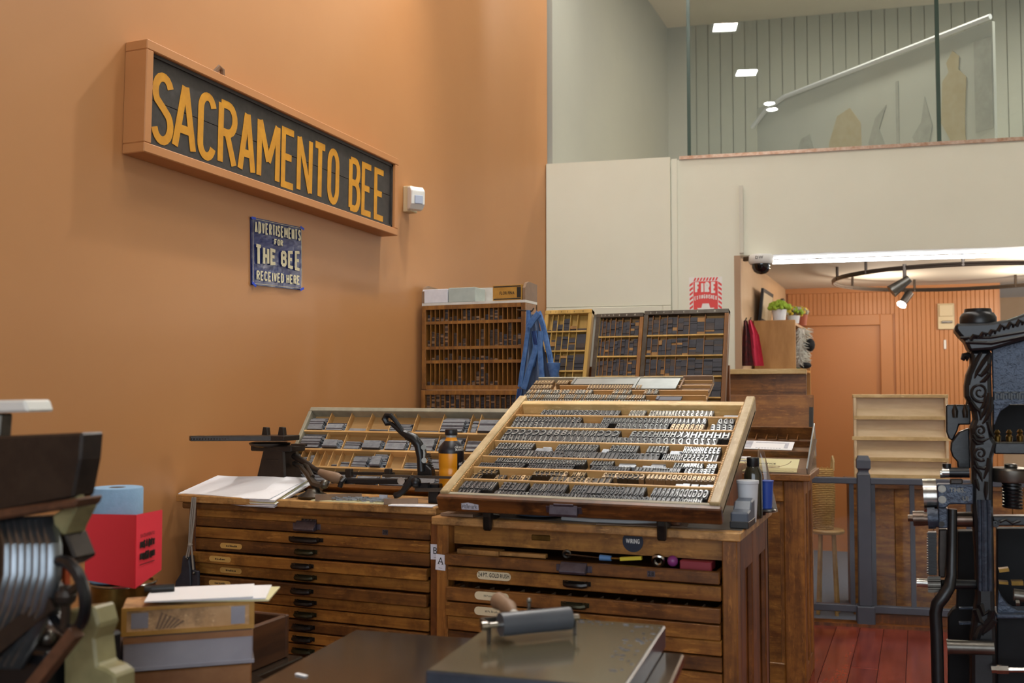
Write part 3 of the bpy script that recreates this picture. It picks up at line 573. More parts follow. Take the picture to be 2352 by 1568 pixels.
# dome camera
q=BWM@Vector((1.50,-.05,2.36)); t=thing('dome_camera','white dome security camera under the header corner','camera',q)
MB(BWM).bar((1.385,.02,2.40),(1.47,-.04,2.40),.03,.03).build('bracket',M_['steeld'],t,bevel=.004)
MB().lathe([(.03,.06),(.075,.058),(.082,.05),(.085,.01),(.075,-.005),(.05,-.006)][::-1],q,24).build('housing',M_['white'],t,smooth=True)
MB().lathe([(.001,-.075),(.03,-.07),(.05,-.055),(.062,-.03),(.064,-.004)],q,24).build('dome',M_['smoke'],t,smooth=True)
m=MB(T(q+Vector((.0,-.085,.022)))@FACE_BACK); m.text('DW',0,0,.02,.001,bold=True); m.build('logo',M_['steeld'],t)

# ================================================================== TYPE CABINETS
def drawer_pull(par, x, y, z, kind):
    """kind: bar (black bar pull), green, bin (cast label bin pull)"""
    if kind=='bin':
        m=MB(T((x,y,z))); m.prism([(-.034,0,-.014),(.034,0,-.014),(.03,0,.016),(-.03,0,.016)],(0,-.004,0)); m.prism([(-.04,0,-.012),(-.04,-.022,-.014),(-.04,-.024,-.006),(-.04,-.004,.018),(-.04,0,.018)],(.08,0,0))
        m.box(-.055,-.04,-.003,0,-.01,.01).box(.04,.055,-.003,0,-.01,.01)
        return m.build('handle',M_['plate'],par,bevel=.002)
    L,r=(.043,.0085) if kind!='wide' else (.068,.009)
    m=MB(T((x,y,z))); m.box(-L,L,-.0025,0,-.0065,.0065); m.tube([(-L*.72,-.002,0),(-L*.70,-.014,-.002),(-L*.5,-.018,-.003),(L*.5,-.018,-.003),(L*.70,-.014,-.002),(L*.72,-.002,0)],r,8)
    m.cyl((-L*.88,-.005,0),(-L*.88,0,0),.004,n=8); m.cyl((L*.88,-.005,0),(L*.88,0,0),.004,n=8)
    return m.build('handle',M_['pullg' if kind=='green' else 'pull'],par,smooth=True)
def label_card(par, x, y, z, txt, w, h, mat, sz=.5, bold=True, angle=0):
    m=MB(T((x,y-.0012,z))@FACE_BACK@RZ(angle)); n=6
    pts=[(w/2-h/2+h/2*math.cos(R(a)),h/2*math.sin(R(a)),0) for a in range(-90,91,30)]+[(-w/2+h/2+h/2*math.cos(R(a)),h/2*math.sin(R(a)),0) for a in range(90,271,30)]
    m.prism(pts,(0,0,.0012))
    if txt=='~':                       # printed line too worn to read
        x=-w*.22
        while x<w*.24: q=random.uniform(.0015,.004); m.box(x,x+q,-h*.16,h*random.uniform(.05,.2),.0012,.0015,1); x+=q+random.uniform(.001,.003)
    elif txt: m.text(txt,0,-h*sz*.36,h*sz,.0016,1,bold=bold,total=w*.92 if sz>.4 else None)
    return m.build('label_card',[mat,M_['ink']],par)

# ---- cabinet with tag A (front plane y=2.80)
AX0,AX1,AY0,AY1=-1.396,-.472,2.80,3.41
def zA(v): return at_Y(1030,v,AY0).z
ca=thing('type_cabinet','worn oak type cabinet tagged A carrying the big slanted type case','cabinet',((AX0+AX1)/2,(AY0+AY1)/2,0))
MB().box(AX0-.012,AX1+.012,AY0-.015,AY1+.01,1.083,1.108).build('worktop',[M_['counter']],ca,bevel=.003)
MB().box(AX0+.0,AX1+.008,AY0+.03,AY1+.005,1.108,1.1095).build('blackened_surface',M_['blacktop'],ca)
MB().box(AX0,AX0+.04,AY0,AY0+.05,0,1.083).build('corner_post',M_['oakz'],ca,bevel=.003)
MB().box(AX1-.042,AX1,AY0,AY0+.05,0,1.083).build('corner_post',M_['oakz'],ca,bevel=.003)
m=MB(); m.box(AX0,AX0+.02,AY0+.05,AY1,0,1.083); m.build('side_panel',M_['oakr'],ca)
m=MB(); m.box(AX1-.03,AX1-.018,AY0+.05,AY1,.05,1.05); m.build('side_panel',M_['oakr'],ca)
for y0,y1 in ((AY0+.05,AY0+.11),(AY0+.27,AY0+.34),(AY1-.07,AY1)): MB().box(AX1-.018,AX1,y0,y1,0,1.083).build('side_stile',M_['oakr'],ca,bevel=.004)
for z0,z1 in ((.0,.09),(.98,1.083)):
    MB().box(AX1-.018,AX1-.001,AY0+.05,AY1,z0,z1).build('side_rail',M_['oakr'],ca,bevel=.004)
MB().box(AX0,AX1,AY1-.02,AY1,0,1.083).build('back_panel',M_['oakr'],ca)
MB().box(AX0+.04,AX1-.042,AY0+.045,AY0+.06,zA(1252),1.083).build('recessed_panel',M_['oak'],ca)
m=MB(); m.box(AX0+.3,AX0+.36,AY0+.041,AY0+.045,1.045,1.062); m.build('card_frame',M_['brass'],ca,bevel=.002)
c=at_Y(1454,1243,AY0+.045); m=MB(T((c.x,AY0+.0435,c.z))@FACE_BACK); m.cyl((0,0,-.001),(0,0,.001),.031,n=32); m.text('WIRING',0,-.005,.013,.0016,1,bold=True,total=.042); m.build('round_sticker',[plain('navy sticker','1E2638',.4),M_['signw']],ca)
bx0,bx1=AX0+.042,AX1-.045
dA=[(1267.5,1293,-.03,'bin',None),(1300,1331,-.006,'bar','24 PT. GOLD RUSH'),(1344,1374.5,-.022,'green','14 Point Brush'),(1378,1409,-.024,'bar','18 Pt. Brush'),(1412,1443,-.008,'bar',None),(1447,1478,0,'green',None),(1482,1512,0,'bar',None),(1516,1547,-.008,'bar',None),(1551,1580,-.004,'bar',None)]
z=zA(1580)
lst=[(zA(a),zA(b),o,k,t) for a,b,o,k,t in dA]
while z>.12: lst.append((z-.005,z-.046,random.choice((0,-.006)),'bar',None)); z-=.047
cx=(bx0+bx1)/2
for i,(z1,z0,off,k,txt) in enumerate(lst):
    mt=(M_['oakd'],M_['oak'],M_['oakd'],M_['oak'],M_['oak'])[i%5]
    d=MB().box(bx0,bx1,AY0+off,AY0+off+.018,z0,z1)
    d.box(bx0+.004,bx0+.016,AY0+off+.018,AY1-.05,z0+.006,z1-.003).box(bx1-.016,bx1-.004,AY0+off+.018,AY1-.05,z0+.006,z1-.003).box(bx0+.016,bx1-.016,AY0+off+.018,AY1-.05,z0+.003,z0+.007)
    d=d.build('drawer',mt,ca,bevel=.0025)
    zm=(z0+z1)/2
    drawer_pull(d,cx+.0,AY0+off,zm,k)
    if txt:
        label_card(d,bx0+.155,AY0+off,zm+.003,txt,.112,.0245,M_['card'],.52 if i==1 else .26,i==1,0)
    if i==0:
        m=MB(T((bx1-.19,AY0+off-.0008,zm))@FACE_BACK); m.box(-.011,.011,-.008,.008,0,.001).text('28',0,-.005,.012,.0014,1,bold=True); m.build('number_plate',[M_['plate'],M_['ink']],d)
    if i==7:
        m=MB(T((bx1-.03,AY0+off-.0008,zm))@FACE_BACK); m.box(-.02,.02,-.008,.008,0,.001).text('6',0,-.004,.011,.0014,1); m.build('number_plate',[M_['card'],M_['ink']],d)
    if i==8:
        m=MB(T((bx1-.03,AY0+off-.0008,zm))@FACE_BACK); m.box(-.014,.014,-.014,.014,0,.001).text('18',0,-.005,.013,.0014,1); m.build('number_plate',[M_['rust'],M_['ink']],d)
# dividers seen in the third drawer
m=MB(); z=lst[2][0]
for i in range(16): m.box(bx0+.03+i*.05,bx0+.033+i*.05,AY0+.0,AY0+.05,z-.02,z-.004)
m.build('drawer_dividers',M_['browns'],ca)
for x,v in ((1123,1180),(1522,1200)):
    c=at_Y(x,v,AY0-.025); m=MB(T((c.x,AY0-.02,1.108)))
    m.prism([(-.012,-.012,.032),(-.012,-.03,.03),(-.012,-.03,.012),(-.012,-.024,-.03),(-.012,-.012,-.03),(-.012,-.005,.0),(-.012,.05,.0),(-.012,.05,.012),(-.012,.0,.02)],(.026,0,0)); m.build('case_stop',M_['pull'],ca,bevel=.004)
m=MB()
for x in (AX0+.14,AX1-.2): m.prism([(x,AY0+.06,1.1095),(x,AY1-.03,1.1095),(x,AY1-.03,1.385),(x,AY0+.06,1.153)],(.03,0,0))
m.build('slope_bracket',M_['oakr'],ca)
# ---- cabinet with tag B
BX0,BX1,BY0,BY1=-2.405,-1.408,2.86,3.50
cb=thing('type_cabinet','worn oak type cabinet tagged B with many shallow drawers by the orange wall','cabinet',((BX0+BX1)/2,(BY0+BY1)/2,0))
MB().box(BX0-.03,BX1-.004,BY0-.035,BY1,1.106,1.131).build('worktop',M_['counter'],cb,bevel=.003)
MB().box(BX0-.015,BX1-.012,BY0-.02,BY1,1.082,1.106).build('top_moulding',M_['oakd'],cb,bevel=.006,seg=2)
MB().box(BX0,BX0+.03,BY0,BY0+.05,0,1.082).build('corner_post',M_['oakr'],cb,bevel=.003)
MB().box(BX1-.04,BX1,BY0,BY0+.05,0,1.082).build('corner_post',M_['oakr'],cb,bevel=.003)
MB().box(BX0,BX0+.02,BY0+.05,BY1,0,1.082).build('side_panel',M_['oakr'],cb); MB().box(BX1-.02,BX1,BY0+.05,BY1,0,1.082).build('side_panel',M_['oakr'],cb)
MB().box(BX0,BX1,BY1-.02,BY1,0,1.082).build('back_panel',M_['oakr'],cb)
MB().box(BX0+.03,BX1-.04,BY0+.004,BY0+.03,1.036,1.082).build('frieze_board',M_['oak'],cb,bevel=.002)
m=MB(T((-1.905,BY0+.004,1.058))@FACE_BACK); m.box(-.03,.03,-.009,.009,0,.0015); [m.box(-.027+i*.0046,-.0242+i*.0046,-.006+.003*(i%2),.004+.002*(i%3),.0015,.002,1) for i in range(12)]; m.build('maker_plate',[M_['pull'],M_['plate']],cb)
def zB(zy): return at_Y(463,1120+zy/3.5,BY0).z
cx=(BX0+BX1)/2-.005; bx0,bx1=BX0+.032,BX1-.043
dB=[(228,306,0,'bin',None),(314,396,-.004,'wide',None),(402,497,-.002,'green',.16),(508,592,-.022,'bar',.13),(600,687,-.002,'green',.16),(697,785,-.022,'bar',.13),(795,880,-.002,'bar',.16),(888,970,-.002,'green',None),(980,1060,-.012,'bar',None),(1070,1150,-.012,'bar',None),(1160,1245,-.012,'green',None),(1255,1340,-.004,'bar',None),(1350,1435,-.004,'bar',None),(1445,1530,-.004,'bar',None)]
lst=[(zB(a),zB(b),o,k,t) for a,b,o,k,t in dB]; z=zB(1538)
while z>.12: lst.append((z,z-.036,random.choice((0,-.01)),'bar',None)); z-=.038
for i,(z1,z0,off,k,cd) in enumerate(lst):
    mt=M_['oakd'] if i==0 else (M_['oak'],M_['oak'],M_['oakd'])[i%3]
    d=MB().box(bx0,bx1,BY0+off,BY0+off+.018,z0,z1); d.box(bx0+.004,bx0+.016,BY0+off+.018,BY1-.05,z0+.006,z1-.003).box(bx1-.016,bx1-.004,BY0+off+.018,BY1-.05,z0+.006,z1-.003)
    d=d.build('drawer',mt,cb,bevel=.0025); zm=(z0+z1)/2
    drawer_pull(d,cx,BY0+off,zm+.004 if k=='bin' else zm,k)
    if cd: label_card(d,bx0+cd-.005,BY0+off,zm,'~',.092,.0185,M_['cardo'],.45,False)
    if i==0:
        m=MB(T((bx1-.16,BY0+off-.0008,zm))@FACE_BACK); m.box(-.01,.01,-.008,.008,0,.001).text('39',0,-.005,.012,.0014,1,bold=True); m.build('number_plate',[M_['plate'],M_['ink']],d)
# paper tags
for nm,x,y,z,ch,a,lb in (('paper_tag',AX0-.012+.028,AY0-.002,.965,'A',-3,'white paper tag printed A on the cabinet post'),('paper_tag',BX1-.02,BY0-.002,.985,'B',1,'white paper tag printed B on the cabinet post')):
    m=MB(T((x,y,z))@FACE_BACK@RZ(R(a))); m.box(-.017,.017,-.022,.026,0,.001); m.text(ch,0,-.004,.022,.0014,1)
    if ch=='A': m.box(-.0085,-.003,-.004,-.0025,.001,.0015,1).box(.003,.0085,-.004,-.0025,.001,.0015,1)
    else: m.box(-.0075,-.004,-.004,-.0028,.001,.0015,1).box(-.0075,-.004,.0108,.012,.001,.0015,1)
    m.box(-.006,.006,-.016,-.0152,.001,.0013,1)
    tag(m.build(nm,[M_['tagw'],M_['ink']]),lb,'paper tag')

# ================================================================== BIG SLANTED TYPE CASE on cabinet A
SL=math.atan2(.288,.66)
CA=T((-1.357,2.74,1.18))@RX(SL)          # local: x along the front, y up the slope, z off the face
tc=thing('slanted_type_case','big slanted pale-sided type case full of wood type on cabinet A','type case',M=CA,world=False)
TOPZ=.0; BOT=-.03
MB().box(.0,.85,.0,.70,BOT-.008,BOT).build('case_bottom',M_['caseb'],tc)
m=MB(); m.box(-.004,.856,-.018,.006,-.045,.004); m.build('front_board',M_['caseface'],tc,bevel=.004)
MB().box(.0,.85,.006,.018,-.03,.0035).build('front_ledge',M_['greywood'],tc,bevel=.001)
for x in (0,.82): MB().box(x,x+.03,.006,.722,-.043,.012).build('side_rail',M_['maplez'],tc,bevel=.003)
MB().box(.03,.82,.655,.685,-.035,.008).build('top_rail',M_['maple'],tc,bevel=.002); 
for x0,x1 in ((.0295,.036),(.814,.8205)):
    m=MB(); y=.02
    while y<.65: m.box(x0,x1,y,y+.006,-.03,.006); y+=.0105
    m.build('notched_strip',M_['fir'],tc)
for y in (.108,.186,.263,.374,.478,.578): MB().box(.032,.818,y,y+.006,BOT,-.001).build('cross_rail',M_['fir'],tc)
m=MB(); c=MB(); m.prism([(.37,-.018,-.03),(.44,-.018,-.03),(.435,-.018,.0),(.375,-.018,.0)],(0,-.004,0)); m.prism([(.362,-.018,-.032),(.362,-.034,-.034),(.362,-.034,-.026),(.362,-.020,-.004),(.362,-.018,-.004)],(.085,0,0)); m.box(.35,.362,-.021,-.018,-.03,-.008).box(.447,.459,-.021,-.018,-.03,-.008); m.build('handle',M_['plate'],tc,bevel=.002)
m=MB(T((.105,-.0186,-.022))@FACE_BACK); m.prism([(-.028,-.012,0),(.028,-.012,0),(.03,.006,0),(.012,.009,0),(-.004,.012,0),(-.026,.008,0)],(0,0,.0006)); m.text('Hallmark',0,-.008,.0165,.0009,1,total=.05); m.build('torn_label',[M_['paperg'],M_['ink']],tc)
# ---- wood type
ROWS=[(.036,.030,.0105,.013,'dark',[(.045,.125),(.165,.80)]),(.080,.052,.013,.0165,'dark',[(.04,.16),(.172,.262),(.27,.385),(.40,.63),(.642,.805)]),
 (.134,.036,.013,.017,'brown',[(.05,.088),(.13,.168),(.18,.26),(.31,.52)]),(.170,.033,.012,.016,'brown',[(.06,.132),(.245,.36),(.372,.43),(.47,.60)]),
 (.211,.036,.008,.011,'dark',[(.045,.205),(.212,.37),(.42,.55),(.56,.70),(.71,.80)]),(.247,.032,.008,.010,'grey',[(.09,.40),(.41,.49),(.67,.765)]),
 (.295,.050,.0125,.016,'dark',[(.05,.62),(.625,.80)]),(.347,.050,.0105,.014,'grey',[(.055,.185),(.265,.41),(.445,.545),(.565,.635),(.68,.80)]),
 (.405,.047,.018,.024,'grey',[(.045,.78)]),(.453,.047,.019,.025,'grey',[(.045,.47),(.485,.81)]),
 (.509,.047,.016,.021,'grey',[(.045,.40),(.42,.60)]),(.556,.044,.013,.018,'grey',[(.04,.30),(.36,.72)]),(.613,.050,.011,.015,'pale',[(.44,.50),(.51,.735)])]
EXTRA=[(.170,.033,.012,.015,'tan',[(.605,.81)]),(.509,.047,.015,.018,'tan',[(.605,.73)]),(.509,.047,.016,.02,'grey',[(.735,.81)]),(.613,.048,.012,.018,'grey',[(.12,.42)]),(.247,.032,.010,.013,'grey',[(.77,.81)]),(.556,.044,.016,.02,'grey',[(.75,.81)])]
CH='OEACSBGDRHNTPMKL2385Z&?'
tmesh={}
def type_mesh(ch,w_,l,tone,it):
    k=(ch,round(w_,4),l,tone,it)
    if k in tmesh: return tmesh[k]
    m=MB(); h=.023
    m.box(-w_/2,w_/2,-l/2,l/2,0,h,0)
    vs,fs,adv=GLY[True][ch]; x0=min(v[0] for v in vs);x1=max(v[0] for v in vs);y0=min(v[1] for v in vs);y1=max(v[1] for v in vs)
    kx=(w_*.80)/(x1-x0); ky=(l*.88)/(y1-y0); sh=.35*w_/l if it else 0
    P=[(-((v[0]-(x0+x1)/2)*kx*(.72 if it else 1)+sh*(v[1]-(y0+y1)/2)*ky),(v[1]-(y0+y1)/2)*ky,h+.0028) for v in vs]
    fs=[f[::-1] for f in fs]
    m.add(P,fs,1)
    # raised rim of each letter, so that the face stands proud
    ed={}
    for f in fs:
        for a,b in zip(f,f[1:]+f[:1]): ed[(a,b)]=ed.get((a,b),0)+1
    bd=[e for e in ed if (e[1],e[0]) not in ed]; base=len(P)
    m.add(P+[(p[0],p[1],h) for p in P],[(a,a+base,b+base,b) for a,b in bd],0)
    me=bpy.data.meshes.new('type'); me.from_pydata([tuple(v) for v in m.v],[],m.f)
    for q in TY[tone]: me.materials.append(q)
    me.polygons.foreach_set('material_index',m.m); me.update()
    tmesh[k]=(me,m); return tmesh[k]
random.seed(11)
ORD=['front row','second row','third row','fourth row','fifth row','sixth row','seventh row','eighth row','ninth row','tenth row','eleventh row','twelfth row','rearmost row']
specs=[]
def rowspecs(rows,Mc,zf):
    out=[]
    for ri,(y,l,w0,w1,tone,segs) in enumerate(rows):
        it = l>.04 and tone!='dark' and random.random()<.75
        for a,b in segs:
            x=a; ch=random.choice(CH); run=random.randint(2,6); wq=random.choice((w0,(w0+w1)/2,w1))
            while x+wq<b:
                t2=tone
                if tone=='dark' and random.random()<.12: t2='grey'
                if tone=='brown' and random.random()<.2: t2='tan'
                out.append((ri,x+wq/2,y,l,wq-.0006,t2,ch,it,zf)); x+=wq+random.choice((0,0,0,.0008)); run-=1
                if run<=0: ch=random.choice(CH); run=random.randint(2,6); wq=random.choice((w0,(w0+w1)/2,w1))
    return out
specs=rowspecs(ROWS,CA,BOT); ex=rowspecs(EXTRA,CA,BOT)
emap=[3,10,10,12,5,11]; specs+=[(emap[s[0]],)+s[1:] for s in ex]
specs.sort(key=lambda s:-(s[3]*s[4])*(1-.22*s[2]))
def nth(n):
    o=' first second third fourth fifth sixth seventh eighth ninth tenth eleventh twelfth thirteenth fourteenth fifteenth sixteenth seventeenth eighteenth nineteenth'.split(' ')
    t=['','','twent','thirt','fort','fift','sixt','sevent','eight','ninet']
    if n<20: return o[n]
    return t[n//10]+'ieth' if n%10==0 else t[n//10]+'y-'+o[n%10]
rk_={}
for ri in range(13):
    for k,x in enumerate(sorted(s[1] for s in specs if s[0]==ri)): rk_[(ri,x)]=k+1
TW={'dark':'dark','grey':'grey','brown':'brown','tan':'tan','pale':'pale'}
rest=MB()
for i,(ri,x,y,l,w_,tone,ch,it,zf) in enumerate(specs):
    me,mb=type_mesh(ch,w_,l,tone,it)
    Mx=CA@T((x,y,zf+random.uniform(0,.001)))
    if i<300:
        o=bpy.data.objects.new('wood_type_letter',me); COL.objects.link(o); o.matrix_basis=Mx
        tag(o,'%s wood type %s, %s from left in the %s of the big slanted case'%(TW[tone],ch if ch!='&' else 'ampersand',nth(rk_[(ri,x)]),ORD[ri]),'type letter','wood type letters in the big slanted case')
    else:
        ti=list(TY).index(tone); rest.add(mb.v,[],0,Mx); b=len(rest.v)-len(mb.v)
        for f,mi in zip(mb.f,mb.m): rest.f.append([k+b for k in f]); rest.m.append(ti*2+mi)
allm=[q for k in TY for q in TY[k]]
o=rest.build('small_wood_type',allm); tag(o,'rest of the small wood type filling rows of the big slanted case','type letter',None,'stuff')
# flat spacing pieces between the letters
m=MB(CA)
for x,y,l in ((.195,.335,.06),(.42,.34,.02),(.215,.345,.03),(.445,.333,.02),(.64,.338,.035),(.575,.235,.07),(.5,.247,.05),(.60,.25,.04)): 
    for k in range(3): m.box(x,x+l*random.uniform(.8,1.1),y+k*.008-.01,y+k*.008-.003,BOT,BOT+.019)
for x,y in ((.70,.128),(.72,.133),(.745,.13),(.77,.128),(.79,.131)): m.box(x,x+.02,y-.012,y+.012,BOT,BOT+.02)
m.box(.76,.815,.612,.625,BOT,BOT+.015); tag(m.build('spacing_strips',M_['lead']),'flat grey spacing strips lying between letters in the big slanted case','spacing',None,'stuff')

# ================================================================== SECOND CASE behind, on its own cabinet
cd_=thing('type_cabinet','oak cabinet standing directly behind cabinet A','cabinet',(-1.2,4.2,0))
MB().box(-1.77,-.80,3.52,4.92,0,1.12).build('body',M_['oakr'],cd_); MB().box(-1.78,-.78,3.51,4.93,1.12,1.145).build('worktop',M_['oakd'],cd_)
MB().box(-1.74,-.86,4.93,4.96,0,1.62).build('back_board',M_['oakr'],cd_)
m=MB()
for x in (-1.45,-.82): m.prism([(x,3.53,1.15),(x,4.0,1.15),(x,4.0,1.48),(x,3.53,1.275)],(.03,0,0))
m.build('slope_bracket',M_['oakr'],cd_)
CB=T((-1.512,3.465,1.292))@RX(SL)
t2=thing('slanted_type_case','smaller slanted case of pale wood type behind the big case','type case',M=CB,world=False)
MB().box(0,.75,0,.60,-.012,-.002).build('case_bottom',M_['caseb'],t2); MB().box(0,.75,-.012,0,-.02,.02).build('front_board',M_['oakd'],t2)
for y in (.375,.428,.478,.528,.578): MB().box(.12,.75,y-.006,y,-.002,.018).build('cross_rail',M_['caseb'],t2)
MB().box(0,.75,.598,.606,-.012,.022).build('top_rail',M_['greywood'],t2)
R2=[(.352,.038,.009,.012,'pale',[(.0,.55)]),(.403,.038,.008,.011,'pale',[(.0,.52)]),(.453,.038,.01,.014,'pale',[(.0,.29),(.37,.45),(.50,.57)]),(.502,.038,.011,.014,'tan',[(.0,.10),(.25,.48)]),(.552,.038,.011,.014,'tan',[(.0,.09),(.10,.155)]),(.302,.038,.009,.012,'grey',[(.0,.7)]),(.252,.038,.009,.012,'grey',[(.0,.7)])]
rest=MB(); random.seed(5)
for (ri,x,y,l,w_,tone,ch,it,zf) in rowspecs(R2,CB,-.002):
    if tone=='pale' and random.random()<.3: tone='tan'
    me,mb=type_mesh(ch,w_,l,tone,True); Mx=CB@T((x,y,-.002)); ti=list(TY).index(tone); rest.add(mb.v,[],0,Mx); b=len(rest.v)-len(mb.v)
    for f,mi in zip(mb.f,mb.m): rest.f.append([k+b for k in f]); rest.m.append(ti*2+mi)
tag(rest.build('pale_wood_type',allm),'rows of pale wood type in the smaller case behind the big one','type letter',None,'stuff')
for x0,x1,y0,y1,z,mt,lb in ((.165,.44,.534,.596,.020,'galley','long zinc sheet at the top left of the smaller slanted case'),(.44,.62,.486,.592,.021,'galley','wide pale zinc sheet in the middle of the smaller slanted case'),(.56,.66,.385,.42,.016,'galleyd','small dark slate sheet in the smaller slanted case, upper of two'),(.60,.735,.334,.368,.016,'galleyd','longer dark slate sheet in the smaller slanted case, lower of two')):
    m=MB(CB); m.box(x0,x1,y0,y1,z-.005,z); m.box(x0,x0+.012,y0,y1,z,z+.003); tag(m.build('metal_sheet',M_[mt],bevel=.001),lb,'metal sheet','sheets on the smaller case')
m=MB(CB); m.box(.63,.75,.49,.598,.0,.006).box(.63,.75,.590,.598,.006,.03).box(.63,.638,.49,.598,.006,.022); tag(m.build('wooden_tray',M_['browns'],bevel=.001),'brown wooden tray at the top right of the smaller slanted case','tray')

# ================================================================== LEANING FURNITURE CASES
random.seed(21)
blocks=[]        # (world matrix, size, material, case index, shelf)
LEAN=R(17)
def lean_case(name,label,x0,x1,zt,yt,shelves,cols,frame,metal,side,hgt=.74,groups=None):
    LM=T((x0,yt,zt))@RX(-LEAN)         # local x along, z up (0 = top), y behind
    t=thing(name,label,'type case',M=LM,world=False); W=x1-x0; fr=.02
    MB().box(0,W,.035,.043,-hgt,0).build('back_board',M_['yellow'] if not metal else M_['caseb'],t)
    MB().box(0,fr,0,.043,-hgt,0).build('side_rail',M_[frame],t,bevel=.002); MB().box(W-fr,W,0,.043,-hgt,0).build('side_rail',M_[side],t,bevel=.002)
    m=MB(); m.box(0,W,-.002,.043,-.022,0); m.build('top_rail',M_['steeld' if metal else frame],t,bevel=.002)
    if metal:
        MB().box(0,fr,-.003,0,-hgt,-.022).build('metal_strip',M_['steeld'],t)
    MB().box(fr,W-fr,0,.043,-hgt,-hgt+.02).build('bottom_rail',M_[frame],t)
    m=MB(T((0,-.0025,0))@FACE_BACK); n=len(cols)
    xs=[fr]; 
    for c in cols: xs.append(xs[-1]+c*(W-2*fr)/sum(cols))
    for i in range(n): m.text(str((2,3,4,5,6,8,10)[min(i,6)]),(xs[i]+xs[i+1])/2,-.015,.009,.0004)
    m.build('size_numbers',M_['ink' if not metal else 'conduit'],t)
    zs=[-.022]+[-q for q in shelves]
    for si,(a,b) in enumerate(zip(zs[:-1],zs[1:])):
        MB().box(fr,W-fr,.0,.035,b-.004,b+.003).build('shelf',M_['yellow'],t)
        for i in range(1,n): MB().box(xs[i]-.0015,xs[i]+.0015,.003,.035,b+.003,a-.004).build('divider',M_['rackw' if metal else 'yellow'],t)
        for i in range(n):
            L0,L1=xs[i]+.002,xs[i+1]-.002; H=a-b-.010; fill=groups(si,i) if groups else random.uniform(.9,1)
            sub=1 if (L1-L0)<.03 or not metal else 2
            for k in range(sub):
                u0=L0+(L1-L0)*k/sub; u1=L0+(L1-L0)*(k+1)/sub; nb=1; z=b+.0032; top=b+.0032+H*fill*random.uniform(.9,1)
                while z<top-.006:
                    h=min(random.choice((.009,.011,.014,.018,.024)),top-z)
                    r=random.random(); mt='dk' if r<.74 else 'dkb' if r<.95 else 'bw'
                    blocks.append((LM,(u0+.0006,u1-.0006,.004+random.uniform(0,.006),.034,z,z+h-.0006),mt,label,si,i,k if sub>1 else -1,nb)); z+=h; nb+=1
    return t
f1=lambda s,i:[[.1,.8,.45,.9,.35,.16,.55],[.95,.72,.9,.85,.75,.95,.95],[.5,.8,.95,.95,.9,1,1],[.8,.8,.8,.8,.8,.8,.8]][min(s,3)][min(i,6)]
lean_case('leaning_case','yellow pine case of printing furniture, leftmost of the leaning cases',-1.76,-1.509,1.905,4.763,[0.116,0.220,0.325,0.429,0.533,0.638],[.7,.8,.9,1,1.1,1.5],'yellow',False,'yellow',.785,f1)
lean_case('leaning_case','middle leaning case with black metal edging and dark furniture blocks',-1.487,-1.245,1.880,4.768,[0.123,0.226,0.328,0.430,0.533,0.638],[.35,.45,.5,.6,.8,.92,1.05],'maple',True,'rackw',.76)
lean_case('leaning_case','wide right-hand leaning case packed with dark furniture blocks',-1.241,-.830,1.887,4.768,[0.129,0.233,0.337,0.441,0.544,0.649],[.5,.7,.8,1.05,1.2,1.55,1.9],'rackw',True,'rackw',.765)
blocks.sort(key=lambda b:-(b[1][1]-b[1][0])*(b[1][5]-b[1][4])*(1.0 if b[4]<4 else .2))
rest=MB(); bm={}
SH=['top','second','third','fourth','fifth','bottom']; CN=['first','second','third','fourth','fifth','sixth','seventh']
for i,(LM,(x0,x1,y0,y1,z0,z1),mt,lab_,si,ci,sk,nb) in enumerate(blocks):
    if i<300:
        k=(round(x1-x0,3),round(z1-z0,3),mt)
        if k not in bm:
            a,b=(x1-x0)/2,(z1-z0)/2; q=MB().box(-a,a,0,.03,-b,b); me=bpy.data.meshes.new('furniture_block'); me.from_pydata([tuple(v) for v in q.v],[],q.f); me.materials.append(M_[mt]); bm[k]=me
        o=bpy.data.objects.new('furniture_block',bm[k]); COL.objects.link(o); o.matrix_basis=LM@T(((x0+x1)/2,y0,(z0+z1)/2))
        wh='middle leaning case' if 'middle' in lab_ else 'wide leaning case' if 'wide' in lab_ else 'yellow leaning case'
        sz='large' if (x1-x0)>.045 else 'narrow' if (x1-x0)<.024 else 'medium'
        tag(o,'%s block, %s from bottom, %s%s column, %s shelf, %s'%({'dk':'blackened','dkb':'dark brown','bw':'bare wood'}[mt],nth(nb),{-1:'',0:'left stack of ',1:'right stack of '}[sk],CN[ci],SH[si],wh),'wooden block','furniture blocks in the leaning cases')
    else: rest.box(x0,x1,y0,y1,z0,z1,('dk','dkb','bw').index(mt),LM)
tag(rest.build('small_furniture_blocks',[M_['dk'],M_['dkb'],M_['bw']]),'remaining small dark blocks in the leaning cases','wooden block',None,'stuff')

